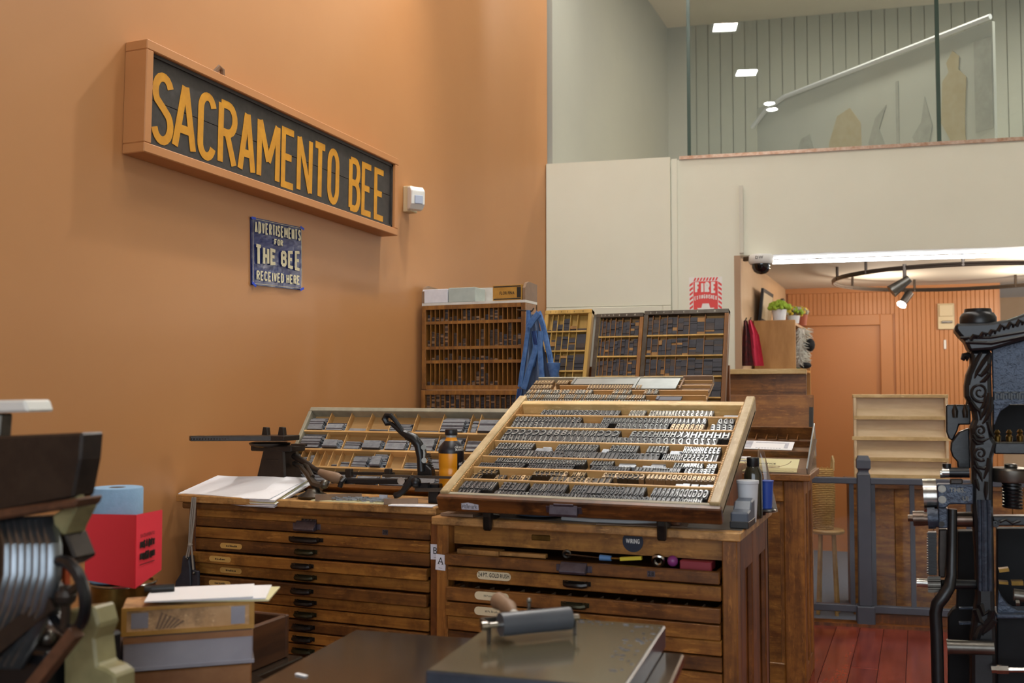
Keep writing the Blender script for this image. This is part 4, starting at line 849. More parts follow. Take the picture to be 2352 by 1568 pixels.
# ================================================================== TALL SPACING RACK by the left wall
TX0,TX1,TY0=-2.435,-1.845,4.70
tr=thing('spacing_rack','tall oak rack of narrow compartments with white shelf on top, by the corner','rack',((TX0+TX1)/2,TY0+.08,0))
D=.17
NTH='first second third fourth fifth sixth seventh eighth ninth tenth eleventh twelfth thirteenth fourteenth fifteenth sixteenth seventeenth eighteenth nineteenth twentieth last'.split()
def rack_unit(z0,z1,rows,ncol,yoff,fr=.024):
    MB().box(TX0,TX1,TY0+D-.012,TY0+D,z0,z1).build('back_board',M_['rackdark'],tr)
    MB().box(TX0,TX0+fr,TY0+yoff,TY0+D,z0,z1).build('side_board',M_['rackw'],tr,bevel=.002); MB().box(TX1-fr,TX1,TY0+yoff,TY0+D,z0,z1).build('side_board',M_['rackw'],tr,bevel=.002)
    MB().box(TX0+fr,TX1-fr,TY0+yoff,TY0+D,z1-.022,z1).build('top_board',M_['rackw'],tr); MB().box(TX0+fr,TX1-fr,TY0+yoff,TY0+D,z0,z0+.022).build('bottom_board',M_['rackw'],tr)
    st=(TX1-TX0-2*fr)/ncol; zz=[z1-.022]
    for i,(h) in enumerate(rows):
        a=zz[-1]; b=a-h; zz.append(b-.016)
        if i<len(rows)-1: MB().box(TX0+fr,TX1-fr,TY0+yoff+.004,TY0+D-.012,b-.016,b).build('shelf',M_['rackw'],tr)
        for c in range(1,ncol): MB().box(TX0+fr+c*st-.0022,TX0+fr+c*st+.0022,TY0+yoff+.006,TY0+D-.012,b,a).build('divider',M_['rackw'],tr)
        for c in range(ncol):
            f=FILL(i,c,z0)
            if f<=0.03: continue
            m=MB(); z=b; x=TX0+fr+c*st+.0035; w_=st-.007
            while z<b+h*f:
                q=random.choice((.006,.008,.011)); m.box(x,x+w_*random.uniform(.85,1),TY0+yoff+.012+random.uniform(0,.006),TY0+D-.03,z,min(z+q-.0008,b+h*.98),0 if random.random()<.8 else 1); z+=q
            tag(m.build('spacing_stack',[M_['dkb'] if random.random()<.6 else M_['dk'],M_['browns']]),'stack of spacing wood, %s column from left, %s row of the tall rack'%(NTH[c],['top','second','third','fourth'][i] if z0>1.4 else ['fifth','lowest'][i]),'block stack','stacks in the tall rack')
random.seed(9)
F1=[.55,.3,.35,.25,.95,.3,.3,.15,.9,.85,.25,.2,.12,.45,.9,.8,.25,0,0,0,.1]; F2=[.25,.65,.6,.55,.95,0,.55,.1,.3,0,0,.3,.7,0,.62,.7,.55,.48,.9,.45,.5]
F3=[0,.2,.35,0,.18,.5,0,.4,.15,.2,.25,.2,.3,.15,.15,.12,0,0,.1,0,0]; F4=[.1,.08,.05,.1,.28,.15,.1,.9,.15,.1,.2,.6,.95,.5,.1,.15,0,0,0,0,0]
FILL=lambda r,c,z0: (F1,F2,F3,F4)[r][c%21] if z0>1.3 else random.uniform(.85,.97)
rack_unit(1.502,1.945,[.062,.117,.057,.114],21,0)
FILL=lambda r,c,z0: random.uniform(.85,.97)
rack_unit(1.33,1.497,[.09,.06],19,-.008)
MB().box(TX0-.004,TX1+.004,TY0-.02,TY0+D+.1,0,1.325).build('lower_cabinet',M_['oakr'],tr)
MB().box(TX0,TX1,TY0,TY0+D,1.945,1.958).build('top_shelf',M_['whitep'],tr); MB().box(TX0+.01,TX1-.01,TY0+D-.014,TY0+D,1.958,2.045).build('shelf_back',M_['whitep'],tr)
for x in (TX0,TX1-.014):
    m=MB(); m.prism([(x,TY0,1.958),(x,TY0+D,1.958),(x,TY0+D,2.05),(x,TY0+.05,2.055),(x,TY0+.02,2.045),(x,TY0,2.02)],(.014,0,0)); m.build('shelf_end',M_['browns'],tr)
for x0,x1,h,dp,mt,lb in ((-2.432,-2.285,.072,.09,'boxw','white carton at the left end of the rack top shelf'),(-2.28,-2.125,.075,.13,'boxg','grey green carton beside the white one on the rack top')):
    m=MB(); m.box(x0,x1,TY0+.002,TY0+dp,1.959,1.959+h); tag(m.build('carton',M_[mt],bevel=.002),lb,'carton')
m=MB(T((-1.945,TY0+.045,1.959))@RZ(R(-3))); m.box(-.082,.082,-.04,.045,0,.078); m.text('FLOR FINA',0,.03,.016,.0012,1,T((0,-.04,0))@FACE_BACK,bold=True,total=.085)
for a,b in ((.004,.010),(.068,.074)): m.box(-.078,.078,-.0408,-.04,a,b,1)
m.box(.055,.078,-.0408,-.04,.012,.066,1); tag(m.build('cigar_box',[M_['tan'],M_['ink']],bevel=.0012),'yellow FLOR FINA cigar box at the right end of the rack top','cigar box')
MB().box(-2.36,-2.33,TY0+.1,TY0+.14,1.959,2.03)
# denim apron on the side of the rack
ap=thing('denim_apron','blue denim apron with straps hanging beside the tall rack','apron',(-1.80,4.56,1.93))
Ya=4.56
def ribbon(name,pts,w,mat,y=Ya,t=.004,stitch=True):
    P=[at_Y(u,v,yy) for u,v,yy in [(p[0],p[1],(p[2] if len(p)>2 else y)) for p in pts]]
    Q=[]                                        # smooth the path
    for i in range(len(P)-1):
        for k in range(4): Q.append(P[i].lerp(P[i+1],k/4))
    Q.append(P[-1]); P=Q; k=len(P); c=7; vs=[]; fs=[]; st=[[],[]]
    for i,p in enumerate(P):
        d=(P[min(i+1,k-1)]-P[max(i-1,0)]); d.y=0; d.normalize(); n=Vector((d.z,0,-d.x))
        for q in range(c):
            s_=q/(c-1)*2-1; vs.append(p+n*(s_*w/2)+Vector((0,-.005*(1-s_*s_)+.0012*math.sin(i*1.1+q),0)))
        for e,sg in ((0,-1),(1,1)): st[e].append(p+n*(sg*w*.40)+Vector((0,-.0034,0)))
    m0=len(vs); vs+=[p+Vector((0,t+.004,0)) for p in vs]
    for i in range(k-1):
        for q in range(c-1): a=i*c+q; fs+=[(a,a+1,a+c+1,a+c),(m0+a,m0+a+c,m0+a+c+1,m0+a+1)]
        fs+=[(i*c,i*c+c,m0+i*c+c,m0+i*c),(i*c+c-1,m0+i*c+c-1,m0+i*c+2*c-1,i*c+2*c-1)]
    fs+=[tuple(range(c))+tuple(range(m0+c-1,m0-1,-1)),tuple(range((k-1)*c+c-1,(k-1)*c-1,-1))+tuple(range(m0+(k-1)*c,m0+k*c))]
    m=MB(); m.add(vs,fs); o=m.build(name,M_[mat],ap,smooth=True)
    if stitch:
        for e in st: MB().tube(e,.0011,4).build('stitching',M_['blueh'],o)
    return o
m=MB(); G=18; Hn=14; vs=[];fs=[]
for j in range(Hn+1):
    v=j/Hn; ul=1212-26*v; ur=1232+18*v+ (26*v if v<.75 else 20)
    for i in range(G+1):
        q=i/G; p=at_Y(ul+(ur-ul)*q,722+215*v,Ya+.03+.024*math.sin(q*15+v*2.5)*(.3+v)); vs.append(p)
for j in range(Hn):
    for i in range(G): a=j*(G+1)+i; fs.append((a,a+G+1,a+G+2,a+1))
n0=len(vs); vs2=[p+Vector((0,.012,0)) for p in vs]; m.add(vs+vs2,fs+[tuple(k+n0 for k in f[::-1]) for f in fs]); m.build('apron_body',M_['denimg'],ap,smooth=True)
ribbon('strap',[(1214,712),(1212,760),(1206,805),(1199,850),(1194,888)],.022,'denim')
ribbon('strap',[(1231,792),(1226,815),(1215,850),(1203,893)],.028,'denim',Ya-.012)
ribbon('strap',[(1236,716),(1246,745),(1256,790),(1262,815),(1265,835)],.026,'denim',Ya-.008)
ribbon('strap',[(1242,760),(1240,800),(1243,850),(1247,895)],.026,'denim',Ya-.016)
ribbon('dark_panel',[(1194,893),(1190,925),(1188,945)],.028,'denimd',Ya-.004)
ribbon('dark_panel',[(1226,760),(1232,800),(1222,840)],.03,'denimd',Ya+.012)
ribbon('cloth_fold',[(1237,718),(1224,735),(1214,750)],.03,'denim',Ya-.02)
m=MB(); p=at_Y(1272,850,Ya-.02); m.lathe([(.012,-.07),(.02,-.03),(.03,.01),(.034,.035),(.031,.036),(.012,-.02)],p,14); m.build('cuff',M_['denim'],ap,smooth=True)
ribbon('tie_loop',[(1276,845),(1284,870),(1286,905)],.008,'denimg')
m=MB(); p=at_Y(1222,714,Ya); m.tube([(TX1,p.y+.03,p.z+.01),(p.x,p.y,p.z),(p.x+.01,p.y,p.z+.015)],.004,8); m.build('hook',M_['steeld'],ap)

# ================================================================== SLOPING DESK on the right (paneled, clear lid)
kx0,kx1,ky0,ky1=-1.25,-.548,5.24,5.68
dk=thing('display_desk','tall panelled oak desk with clear sloping case of papers, right of cabinet A','desk',(-.9,5.45,0))
MB().box(kx0+.02,kx1-.02,ky0+.02,ky1,0.02,1.04).build('body',M_['oakz'],dk)
m=MB(); m.box(kx1-.30,kx1-.12,ky0+.012,ky0+.02,.12,.93); m.build('front_panel',M_['oak'],dk)
for x0,x1 in ((kx0,kx0+.1),(kx1-.40,kx1-.32),(kx1-.10,kx1)): MB().box(x0,x1,ky0,ky0+.03,0,1.04).build('front_stile',M_['oakz'],dk,bevel=.006)
MB().box(kx0+.1,kx1-.1,ky0+.003,ky0+.03,.93,1.04).build('front_rail',M_['oak'],dk,bevel=.005); MB().box(kx0+.1,kx1-.1,ky0+.003,ky0+.03,.0,.12).build('front_rail',M_['oak'],dk,bevel=.005)
for y0,y1 in ((ky0+.03,ky0+.1),(ky0+.19,ky0+.25),(ky1-.07,ky1)): MB().box(kx1-.03,kx1,y0,y1,0,1.04).build('side_stile',M_['oakz'],dk,bevel=.006)
for z0,z1 in ((0,.1),(.96,1.04)): MB().box(kx1-.03,kx1-.002,ky0+.03,ky1,z0,z1).build('side_rail',M_['oakz'],dk,bevel=.004)
MB().box(kx0-.02,kx1+.035,ky0-.03,ky1+.03,1.04,1.075).build('desk_ledge',M_['oaky'],dk,bevel=.004)
DM=T((kx0,ky0-.02,1.076))@RX(R(20)); DL=.46; DW=kx1+.03-kx0
m=MB(DM); m.box(0,DW,0,DL,-.012,0); m.build('sloping_tray',M_['browns'],dk)
m=MB(DM); m.box(.2,DW-.02,.20,.215,0,.035).box(.2,DW-.02,.34,.35,0,.035)
for i in range(8): m.box(.25+i*.055,.255+i*.055,.35,DL,0,.03)
m.box(.2,DW-.02,DL-.01,DL,0,.07); m.build('tray_dividers',M_['oakd'],dk)
m=MB(DM); m.prism([(DW-.012,0,-.03),(DW-.012,DL,-.17),(DW-.012,DL,.09),(DW-.012,0,.03)],(.004,0,0)); m.build('clear_side',BAG,dk)
m=MB(DM); m.tube([(DW-.01,0,.03),(DW-.01,DL,.09),(DW-.01,DL,-.1)],.004,6); m.build('clear_edge',M_['clear'],dk)
MB(DM).box(.0,DW-.012,.0,.003,0,.03).build('clear_front',BAG,dk)
lid=T((kx0,ky0+.42,1.235))@RX(R(-14)); m=MB(lid); m.box(.0,DW-.02,0,.02,0,.245); m.build('raised_lid',M_['oaky'],dk,bevel=.003)
m=MB(lid); m.box(DW-.04,DW-.02,-.022,0,.0,.17); m.build('lid_stay',M_['ink'],dk)
bk=thing('wooden_case_back','upright dark wooden case with pale top edge behind the display desk','wooden case',(-.95,5.95,0))
m=MB(T((-1.32,5.9,0))@RX(R(-6))); m.box(0,.71,0,.03,1.0,1.625); m.build('board',M_['oakd'],bk); MB(T((-1.32,5.9,0))@RX(R(-6))).box(-.002,.712,-.03,.034,1.60,1.63).build('top_edge',M_['maple'],bk,bevel=.002)
m=MB(T((-1.32,5.9,0))); m.box(.02,.06,0,.05,0,1.1).box(.64,.68,0,.05,0,1.1); m.build('leg_frame',M_['oakr'],bk)
# papers on the desk tray
m=MB(DM@T((.50,.27,.037))@RZ(R(-2))); m.box(-.16,.13,-.055,.055,0,.002); m.box(-.15,-.085,-.04,.045,.002,.0024,1).box(-.07,.10,.028,.04,.002,.0024,1).box(.085,.105,-.035,.04,.002,.0024,1)
for i in range(9): m.box(-.06+i*.015,-.05+i*.015,-.042,-.035,.002,.0024,1)
tag(m.build('engraved_sheet',[M_['paper'],M_['paperg']]),'white engraved sheet on the upper part of the display desk tray','paper')
m=MB(DM@T((.49,.1,.002))); m.box(-.145,.18,-.09,.075,0,.002); m.box(-.13,.165,-.08,-.078,.002,.0024,1).stroke(arc(.02,.05,.12,.09,180,360,14),.004,.0024,2); m.text('NOTICE',.025,.0,.016,.0026,1,bold=True)
for i in range(3): m.box(-.04,.09,-.02-i*.011,-.016-i*.011,.002,.0024,2)
tag(m.build('notice_sheet',[M_['paperc'],M_['ink'],M_['browns']]),'yellowish NOTICE sheet on the lower part of the display desk tray','paper')
for i,(u,v,r,lb) in enumerate(((1698,1050,15,'white paper slip leaning left at the edge of the display desk'),(1712,1052,-6,'upper flat white slip left of the NOTICE sheet'),(1715,1058,6,'lower flat white slip left of the NOTICE sheet'))):
    p=at_Y(u,v,ky0+.03); tag(MB(T(p)@RZ(R(r))@RX(R(12))).box(-.05,.06,-.012,.012,0,.002).build('paper_slip',M_['paper']),lb,'paper','white slips on the desk')

# ================================================================== ON CABINET B
WB=1.131
LC=T((-2.19,3.14,1.138))@RX(R(53)); LW,LL=.815,.322
lc=thing('lead_case','steep grey-framed case of lead strips standing on cabinet B','type case',M=LC,world=False)
MB().box(0,LW,0,LL,-.01,0).build('case_bottom',M_['caseb'],lc)
MB().box(-.012,LW+.012,LL,LL+.018,-.012,.04).build('top_rail',M_['greywood'],lc,bevel=.002); MB().box(-.014,0,-.005,LL,-.012,.04).build('side_rail',M_['greywood'],lc,bevel=.002); MB().box(LW,LW+.014,-.005,LL,-.012,.04).build('side_rail',M_['greywood'],lc,bevel=.002); MB().box(-.012,LW+.012,-.016,0,-.012,.042).build('front_rail',M_['oakd'],lc,bevel=.002)
rows=[(.012,.082,[.0,.11,.2,.3,.4,.52,.66,.815]),(.095,.172,[.0,.028,.06,.09,.125,.16,.20,.25,.34,.405,.47,.56,.65,.73,.815]),(.184,.268,[.0,.105,.19,.275,.37,.47,.58,.69,.815]),(.280,.372,[0,.085,.175,.265,.36,.46,.57,.685,.72,.815])]
rows=[(a*.86,b*.86,c) for a,b,c in rows]
for y,_,_ in rows[1:]: MB().box(0,LW,y-.012,y-.005,0,.034).build('cross_rail',M_['fir'],lc)
random.seed(33); fills=[[.85,.9,.9,.8,.85,.8,.8],[.9,.75,.85,.25,.1,.35,.5,.95,.95,.2,.55,.8,.8,.8],[1,.6,.6,.6,.75,.98,1,.8],[.8,.62,.35,.3,.5,.3,.95,.8,.8]]
RN=['lowest','second','third','top']
for ri,((y0,y1,xs),fl_) in enumerate(zip(rows,fills)):
    for ci in range(len(xs)-1):
        a,b=xs[ci]+.003,xs[ci+1]-.003
        if ci: MB().box(xs[ci]-.0015,xs[ci]+.0015,y0-.004,y1+.005,0,.026).build('divider',M_['fir'],lc)
        f=fl_[ci]
        if f<.04: continue
        n=max(1,int((y1-y0)*f/.0042)); m=MB(LC); hz=random.choice((.016,.02,.026)) if f>.4 else .012
        for k in range(n):
            y=y0-.003+k*.0042; j=random.uniform(0,.006); hh=hz*random.uniform(.85,1.1)
            m.box(a+j*.5,b-random.uniform(0,.012),y,y+.0036,.0005,hh,0 if random.random()<.85 else 1)
        if f>.55 and (b-a)>.05:           # a second layer of shorter strips lying on top
            c0=a+random.uniform(0,.01); c1=c0+(b-a)*random.uniform(.7,.9)
            for k in range(int(n*.7)):
                y=y0-.001+k*.0045; m.box(c0+random.uniform(0,.003),c1-random.uniform(0,.004),y,y+.004,hz*1.12,hz*1.12+.014,0 if random.random()<.8 else 1)
            m.box(c0,c1,y0-.0025,y0-.001,hz*1.12,hz*1.12+.014,1)
        m.box(a,b-.01,y0-.0045,y0-.003,.0005,hz,1)
        tag(m.build('lead_strip_pile',[M_['lead'],M_['leadd']]),'pile of lead strips, %s compartment from left, %s row of the steep case'%(NTH[ci],RN[ri]),'metal strips','lead strip piles in the steep case')
MB().box(-2.15,-1.42,3.36,3.38,WB,1.42)
m=MB(); m.prism([(-2.1,3.2,WB),(-2.1,3.5,WB),(-2.1,3.40,1.36),(-2.1,3.34,1.36)],(.02,0,0)); m.prism([(-1.5,3.2,WB),(-1.5,3.5,WB),(-1.5,3.40,1.36),(-1.5,3.34,1.36)],(.02,0,0)); m.build('case_bracket',M_['oakr'],cb)
# stacked sheets of paper
random.seed(2)
ps=thing('paper_stack','thick pile of curling white sheets on the left of cabinet B','paper stack',(-2.2,2.88,WB))
def sheet(name,pts,mat,t=.0025,dz=0,par=None):
    P=[at_Y(u,v,y)+Vector((0,0,dz)) for u,v,y in pts]; m=MB(); g=8; vs=[]
    for k in (0,1):
        for j in range(g+1):
            for i in range(g+1):
                a=i/g;b=j/g; p=P[0]*(1-a)*(1-b)+P[1]*a*(1-b)+P[2]*a*b+P[3]*(1-a)*b
                vs.append(p+Vector((0,0,-k*t+.003*math.sin(a*6+b*4)*a*(1-a)*4)))
    n=(g+1)**2; fs=[]
    for j in range(g):
        for i in range(g): q=j*(g+1)+i; fs+=[(q,q+1,q+g+2,q+g+1),(n+q,n+q+g+1,n+q+g+2,n+q+1)]
    for i in range(g):
        for A,B in (((i),(i+1)),):
            fs+=[(A,n+A,n+B,B),(g*(g+1)+B,n+g*(g+1)+B,n+g*(g+1)+A,g*(g+1)+A),(B*(g+1),n+B*(g+1),n+A*(g+1),A*(g+1)),(A*(g+1)+g,n+A*(g+1)+g,n+B*(g+1)+g,B*(g+1)+g)]
    m.add(vs,fs); return m.build(name,mat,par,smooth=False)
base=[(402,1131,2.87),(624,1147,2.81),(706,1096,2.98),(497,1092,2.96)]
for k in range(7):
    j=lambda s:random.uniform(-s,s)
    sheet('sheet',[(u+j(8)+(6 if k else 0),v+j(1.5)+k*1.2,y) for u,v,y in base],M_['paper'] if k<1 or k%3 else M_['paperg'] if k==6 else M_['paperc'],.002,-.0022*k,ps)
# slug trimmer (first machine)
Ym=3.02
sm=thing('slug_trimmer','dark iron slug trimmer with flat arm and wooden lever, by the paper pile','hand machine',(-2.08,Ym,WB))
def P(u,v,y=Ym): return at_Y(u,v,y)
m=MB(); a=P(606,1096);b=P(678,1096);c=P(666,1030);d=P(618,1030)
vs=[]
for p,q,z in ((a.x-.005,b.x+.005,WB),(d.x,c.x,c.z)): 
    dd=(q-p)*.42; vs+=[(p,Ym-dd,z),(q,Ym-dd,z),(q,Ym+dd,z),(p,Ym+dd,z)]
m.add(vs,[(3,2,1,0),(4,5,6,7),(0,1,5,4),(1,2,6,5),(2,3,7,6),(3,0,4,7)]); m.build('pedestal',M_['ironb'],sm,bevel=.006)
m=MB(); a=P(626,1050); b=P(658,1095); m.box(a.x,b.x,Ym-.044,Ym-.03,WB+.02,a.z); m.build('pedestal_rib',M_['ironb'],sm,bevel=.004)
m=MB(); a=P(590,1034);b=P(684,1023); m.box(a.x,b.x,Ym-.04,Ym+.05,a.z,b.z); m.build('collar',M_['ironb'],sm,bevel=.004)
cc=P(620,1018); m=MB(); m.lathe([(.05,-.014),(.07,-.006),(.075,.002),(.065,.006)],cc,28); m.build('disc',M_['ironb'],sm,smooth=True)
a=P(443,1003,2.87); b=P(640,1001,Ym); zt=b.z; m=MB()
m.prism([(a.x,2.85,zt-.014),(a.x+.03,2.82,zt-.014),(b.x+.02,Ym-.075,zt-.014),(b.x+.07,Ym-.07,zt-.014),(b.x+.07,Ym+.03,zt-.014),(b.x-.02,Ym+.03,zt-.014)],(0,0,.018)); m.build('table_arm',M_['ironb'],sm,bevel=.002)
m=MB()
for i in range(26):
    p=Vector((a.x+.035,2.82,zt-.006)).lerp(Vector((b.x+.0,Ym-.075,zt-.006)),i/26); m.cbox((p.x,p.y-.002,p.z),(.0025,.004,.005))
m.build('scale_ticks',M_['steeld'],sm)
for u,w_ in ((615,.012),(652,.012)): 
    p=P(u,1000,Ym+.0); m=MB(); m.prism([(p.x-.014,Ym-.02,p.z),(p.x+.014,Ym-.02,p.z),(p.x+.01,Ym-.02,p.z+.03),(p.x-.008,Ym-.02,p.z+.032)],(0,.02,0)); m.build('gauge_block',M_['ironb'],sm,bevel=.002)
m=MB(); m.bar(P(672,1021,Ym-.03),P(702,1022,Ym-.03),.02,.008); m.build('stop_bar',M_['ironb'],sm)
m=MB(); m.tube([P(676,1047),P(700,1062,2.98),P(722,1077,2.95),P(745,1088,2.94)],[.012,.011,.010,.012],10); m.build('lever',M_['ironb'],sm,smooth=True)
m=MB(); m.tube([P(735,1084,2.94),P(755,1092,2.93),P(772,1097,2.92),P(784,1100,2.92)],[.012,.017,.019,.012],12); m.build('lever_grip',M_['browns'],sm,smooth=True)
m=MB(); m.tube([P(676,1064),P(692,1072,2.96),P(708,1092,2.92),P(722,1112,2.9),P(740,1117,2.9)],[.009,.01,.011,.014,.016],8); m.tube([P(688,1058),P(705,1070,2.95),P(718,1095,2.91)],[.006,.007,.008],8); m.build('clamp_arm',M_['steeld'],sm,smooth=True)
m=MB(); p=P(720,1124,2.9); m.lathe([(.05,0),(.055,.008),(.03,.02),(.02,.03)],(p.x,2.9,WB+.002),20); m.ball(P(745,1112,2.88),.016,10); m.build('clamp_foot',M_['steeld'],sm,smooth=True)
# lead cutter (second machine)
Yk=2.93
lk=thing('lead_cutter','black cast iron lead cutter with looped lever handle in front of lead case','hand machine',(-1.65,Yk,WB))
def K(u,v,y=Yk): return at_Y(u,v,y)
m=MB(); m.bar(K(790,1104),K(962,1106),.03,.018); m.build('bed_bar',M_['iron'],lk,bevel=.003)
m=MB(); m.bar(K(690,1085,2.96),K(905,1088,2.96),.012,.01); m.build('guide_rod',M_['ironb'],lk)
for u in (802,892): m=MB(); m.bar(K(u-7,1086,2.955),K(u+7,1086,2.955),.02,.03); m.build('guide_block',M_['ironb'],lk,bevel=.003)
m=MB(); m.bar(K(880,1092,2.9),K(1060,1097,2.9),.012,.008); m.bar(K(955,1124,2.9),K(1060,1126,2.9),.015,.012); m.build('gauge_rail',M_['steeld'],lk)
m=MB(); m.tube([K(792,1100,2.92),K(784,1108,2.9),K(781,1118,2.9)],[.01,.009,.009],8); m.build('bed_foot',M_['iron'],lk,smooth=True)
m=MB(); m.tube([K(968,1082),K(966,1050),K(962,1022),K(950,1006),K(935,1000)],[.014,.013,.016,.017,.015],10); m.tube([K(937,1001),K(922,992),K(910,982),K(898,972)],[.014,.010,.008,.007],8)
loop=[(898,972),(889,972),(884,962),(888,954),(897,954),(908,966),(918,980),(926,992),(920,993)]
m.tube([K(u,v) for u,v in loop],[.007,.010,.012,.011,.009,.008,.008,.009,.008],8); m.build('lever_handle',M_['iron'],lk,smooth=True)
m=MB(); m.tube([K(972,1026),K(975,1040),K(974,1058)],.008,8); m.cyl(K(973,1027,2.91),K(973,1027,2.95),.009,n=10); m.cyl(K(974,1057,2.91),K(974,1057,2.95),.009,n=10); m.build('link',M_['steeld'],lk,smooth=True)
m=MB(); m.prism([K(957,1096),K(992,1096),K(990,1078),K(975,1064),K(960,1062)],(0,.03,0)); m.build('blade_housing',M_['iron'],lk,bevel=.003)
m=MB(); pts=[]
for i in range(60): 
    t=i/59; p=K(983,1040,2.95).lerp(K(994,1090,2.95),t); pts.append(p+Vector((.007*math.cos(i*1.3),.007*math.sin(i*1.3),0)))
m.tube(pts,.0018,5); m.build('spring',M_['steeld'],lk,smooth=True)
m=MB(); m.tube([K(948,1102,2.9),K(938,1112,2.88),K(926,1128,2.87),K(914,1136,2.86),K(907,1138,2.86)],[.018,.013,.010,.010,.011],8); m.build('front_foot',M_['iron'],lk,smooth=True)
m=MB(); m.cyl(K(921,1104,2.88),K(921,1104,2.90),.012,n=16); m.build('knob',M_['bronze'],lk,smooth=True)
m=MB(); m.ball(K(955,1108,2.89),.018,12); m.bar(K(955,1115,2.9),K(985,1114,2.9),.016,.016); m.build('gear_box',M_['iron'],lk,smooth=True)
m=MB(); q=K(1000,1110); m.box(q.x-.02,q.x+.02,Yk-.015,Yk+.015,WB,q.z); m.build('rear_foot',M_['iron'],lk,bevel=.003)
# galley tray with loose sorts, sheets, bottle
gt=thing('galley_tray','flat brown tray of loose grey metal sorts in front of the lead cutter','tray',(-1.72,2.86,WB))
MB().box(-1.88,-1.53,2.835,2.90,WB,WB+.003).build('tray_bottom',M_['paperc'],gt)
m=MB(); m.bar((-1.86,2.83,WB+.012),(-1.73,2.91,WB+.014),.008,.02); m.bar((-1.60,2.83,WB+.01),(-1.50,2.875,WB+.012),.008,.018); m.build('tray_edge',M_['browns'],gt)
m=MB(); random.seed(8)
for i in range(110):
    m.cbox((0,0,0),(random.uniform(.008,.025),.004,.004),0,T((random.uniform(-1.82,-1.60),random.uniform(2.84,2.9),WB+.006+random.uniform(0,.008)))@RZ(random.uniform(-.7,.7)))
tag(m.build('loose_sorts',M_['lead']),'loose grey metal sorts scattered on the flat brown tray','metal type',None,'stuff')
m=MB(T((-1.50,2.845,WB))@RZ(R(6))); m.box(-.075,.075,-.03,.03,0,.003); tag(m.build('paper_sheet',M_['paper']),'small white sheets beside the foot of the lead cutter','paper')
m=MB(); m.box(-1.655,-1.625,2.896,2.899,WB+.008,WB+.024); tag(m.build('paper_slip',M_['paperg']),'tiny white slip standing in the loose sorts tray','paper')
bt=thing('drink_bottle','orange drink bottle with black label and cap on cabinet B','bottle',(-1.465,3.0,WB))
c=at_Y(1036,1128,3.0); bx=c.x; BS=Matrix.Diagonal((1.08,1.08,1.15,1)); BM=T((bx,3.0,WB))@BS@T((-bx,-3.0,-WB)); prof=[(.034,0),(.038,.006),(.038,.055),(.0365,.06),(.038,.066),(.038,.09),(.0365,.094),(.038,.1),(.039,.13),(.0385,.143)]
m=MB(BM); m.lathe(prof,(bx,3.0,WB),28); m.build('body',M_['orangej'],bt,smooth=True)
m=MB(BM); m.lathe([(.0394,.139),(.0396,.146),(.036,.157),(.027,.168),(.0205,.174)],(bx,3.0,WB),28); m.build('shoulder_label',M_['labelb'],bt,smooth=True)
m=MB(BM); m.lathe([(.0204,.174),(.0175,.179),(.0165,.184)],(bx,3.0,WB),24); m.build('juice_neck',M_['orangej'],bt,smooth=True); m=MB(BM); m.lathe([(.0165,.184),(.0155,.188),(.0155,.192)],(bx,3.0,WB),24); m.build('neck',M_['clear'],bt,smooth=True)
m=MB(BM); m.lathe([(.0185,.19),(.0195,.192),(.0195,.204),(.018,.207)],(bx,3.0,WB),24); m.build('cap',M_['capb'],bt,smooth=True)
m=MB(BM); vs=[];fs=[]
for i in range(9):
    a=R(-36+i*9); 
    for z in (0.012,.143): vs.append((bx+.0392*math.cos(a),3.0+.0392*math.sin(a),WB+z))
for i in range(8): fs.append((2*i,2*i+2,2*i+3,2*i+1))
m.add(vs,fs); m.build('label_band',M_['labelb'],bt,smooth=True)
m=MB(BM)
def wrap(p): a=R(-16)+p[0]/.0405; return (bx+.0399*math.cos(a),3.0+.0399*math.sin(a),WB+p[1])
q=MB(RZ(R(90))); q.text('ARMOR',.082,-.007,.0165,0,bold=True,total=.07); m.add([wrap((v.x,v.y)) for v in q.v],q.f); m.build('label_lettering',M_['signw'],bt); m=MB(BM)
q=MB(); q.text('ORANGE',.0,.154,.006,0,bold=True); q.text('MANGO',.0,.147,.006,0,bold=True); m.add([(lambda a,p:(bx+(.0385 if p[1]>.153 else .0402)*math.cos(a),3.0+(.0385 if p[1]>.153 else .0402)*math.sin(a),WB+p[1]))(R(-22)+v.x/.04,(v.x,v.y)) for v in q.v],q.f); m.build('label_lettering',M_['signw'],bt)
# corded pouch at the left end of cabinet B
pc=thing('tool_pouch','dark leather pouch with snaps hung on grey cords left of cabinet B','pouch',(-2.425,2.84,.85))
Yp=2.80
m=MB(); m.tube([at_Y(442,1142,Yp),at_Y(437,1190,Yp),at_Y(434,1250,Yp),at_Y(428,1280,Yp)],.0035,6); m.tube([at_Y(449,1142,Yp),at_Y(446,1190,Yp),at_Y(439,1248,Yp),at_Y(444,1308,Yp)],.0035,6); m.tube([at_Y(446,1142,Yp),at_Y(441,1190,Yp),at_Y(437,1250,Yp),at_Y(433,1278,Yp)],.003,6); m.ball(at_Y(437,1251,Yp),.009,8); m.build('cord',M_['rope'],pc,smooth=True)
m=MB(); m.prism([at_Y(u,v,Yp) for u,v in ((418,1276),(434,1276),(438,1310),(440,1362),(398,1362),(402,1335),(414,1315))],(0,.03,0)); m.build('pouch_body',M_['leather'],pc,bevel=.006,seg=2)
m=MB(); m.prism([at_Y(u,v,Yp-.006) for u,v in ((441,1309),(455,1311),(456,1362),(439,1362))],(0,.012,0)); m.build('pouch_flap',M_['leather'],pc,bevel=.003)
m=MB(); p=at_Y(445,1316,Yp-.009); m.ball(p,.006,10); m.ball(at_Y(430,1283,Yp-.003),.005,10); m.build('snap',M_['steeld'],pc,smooth=True)

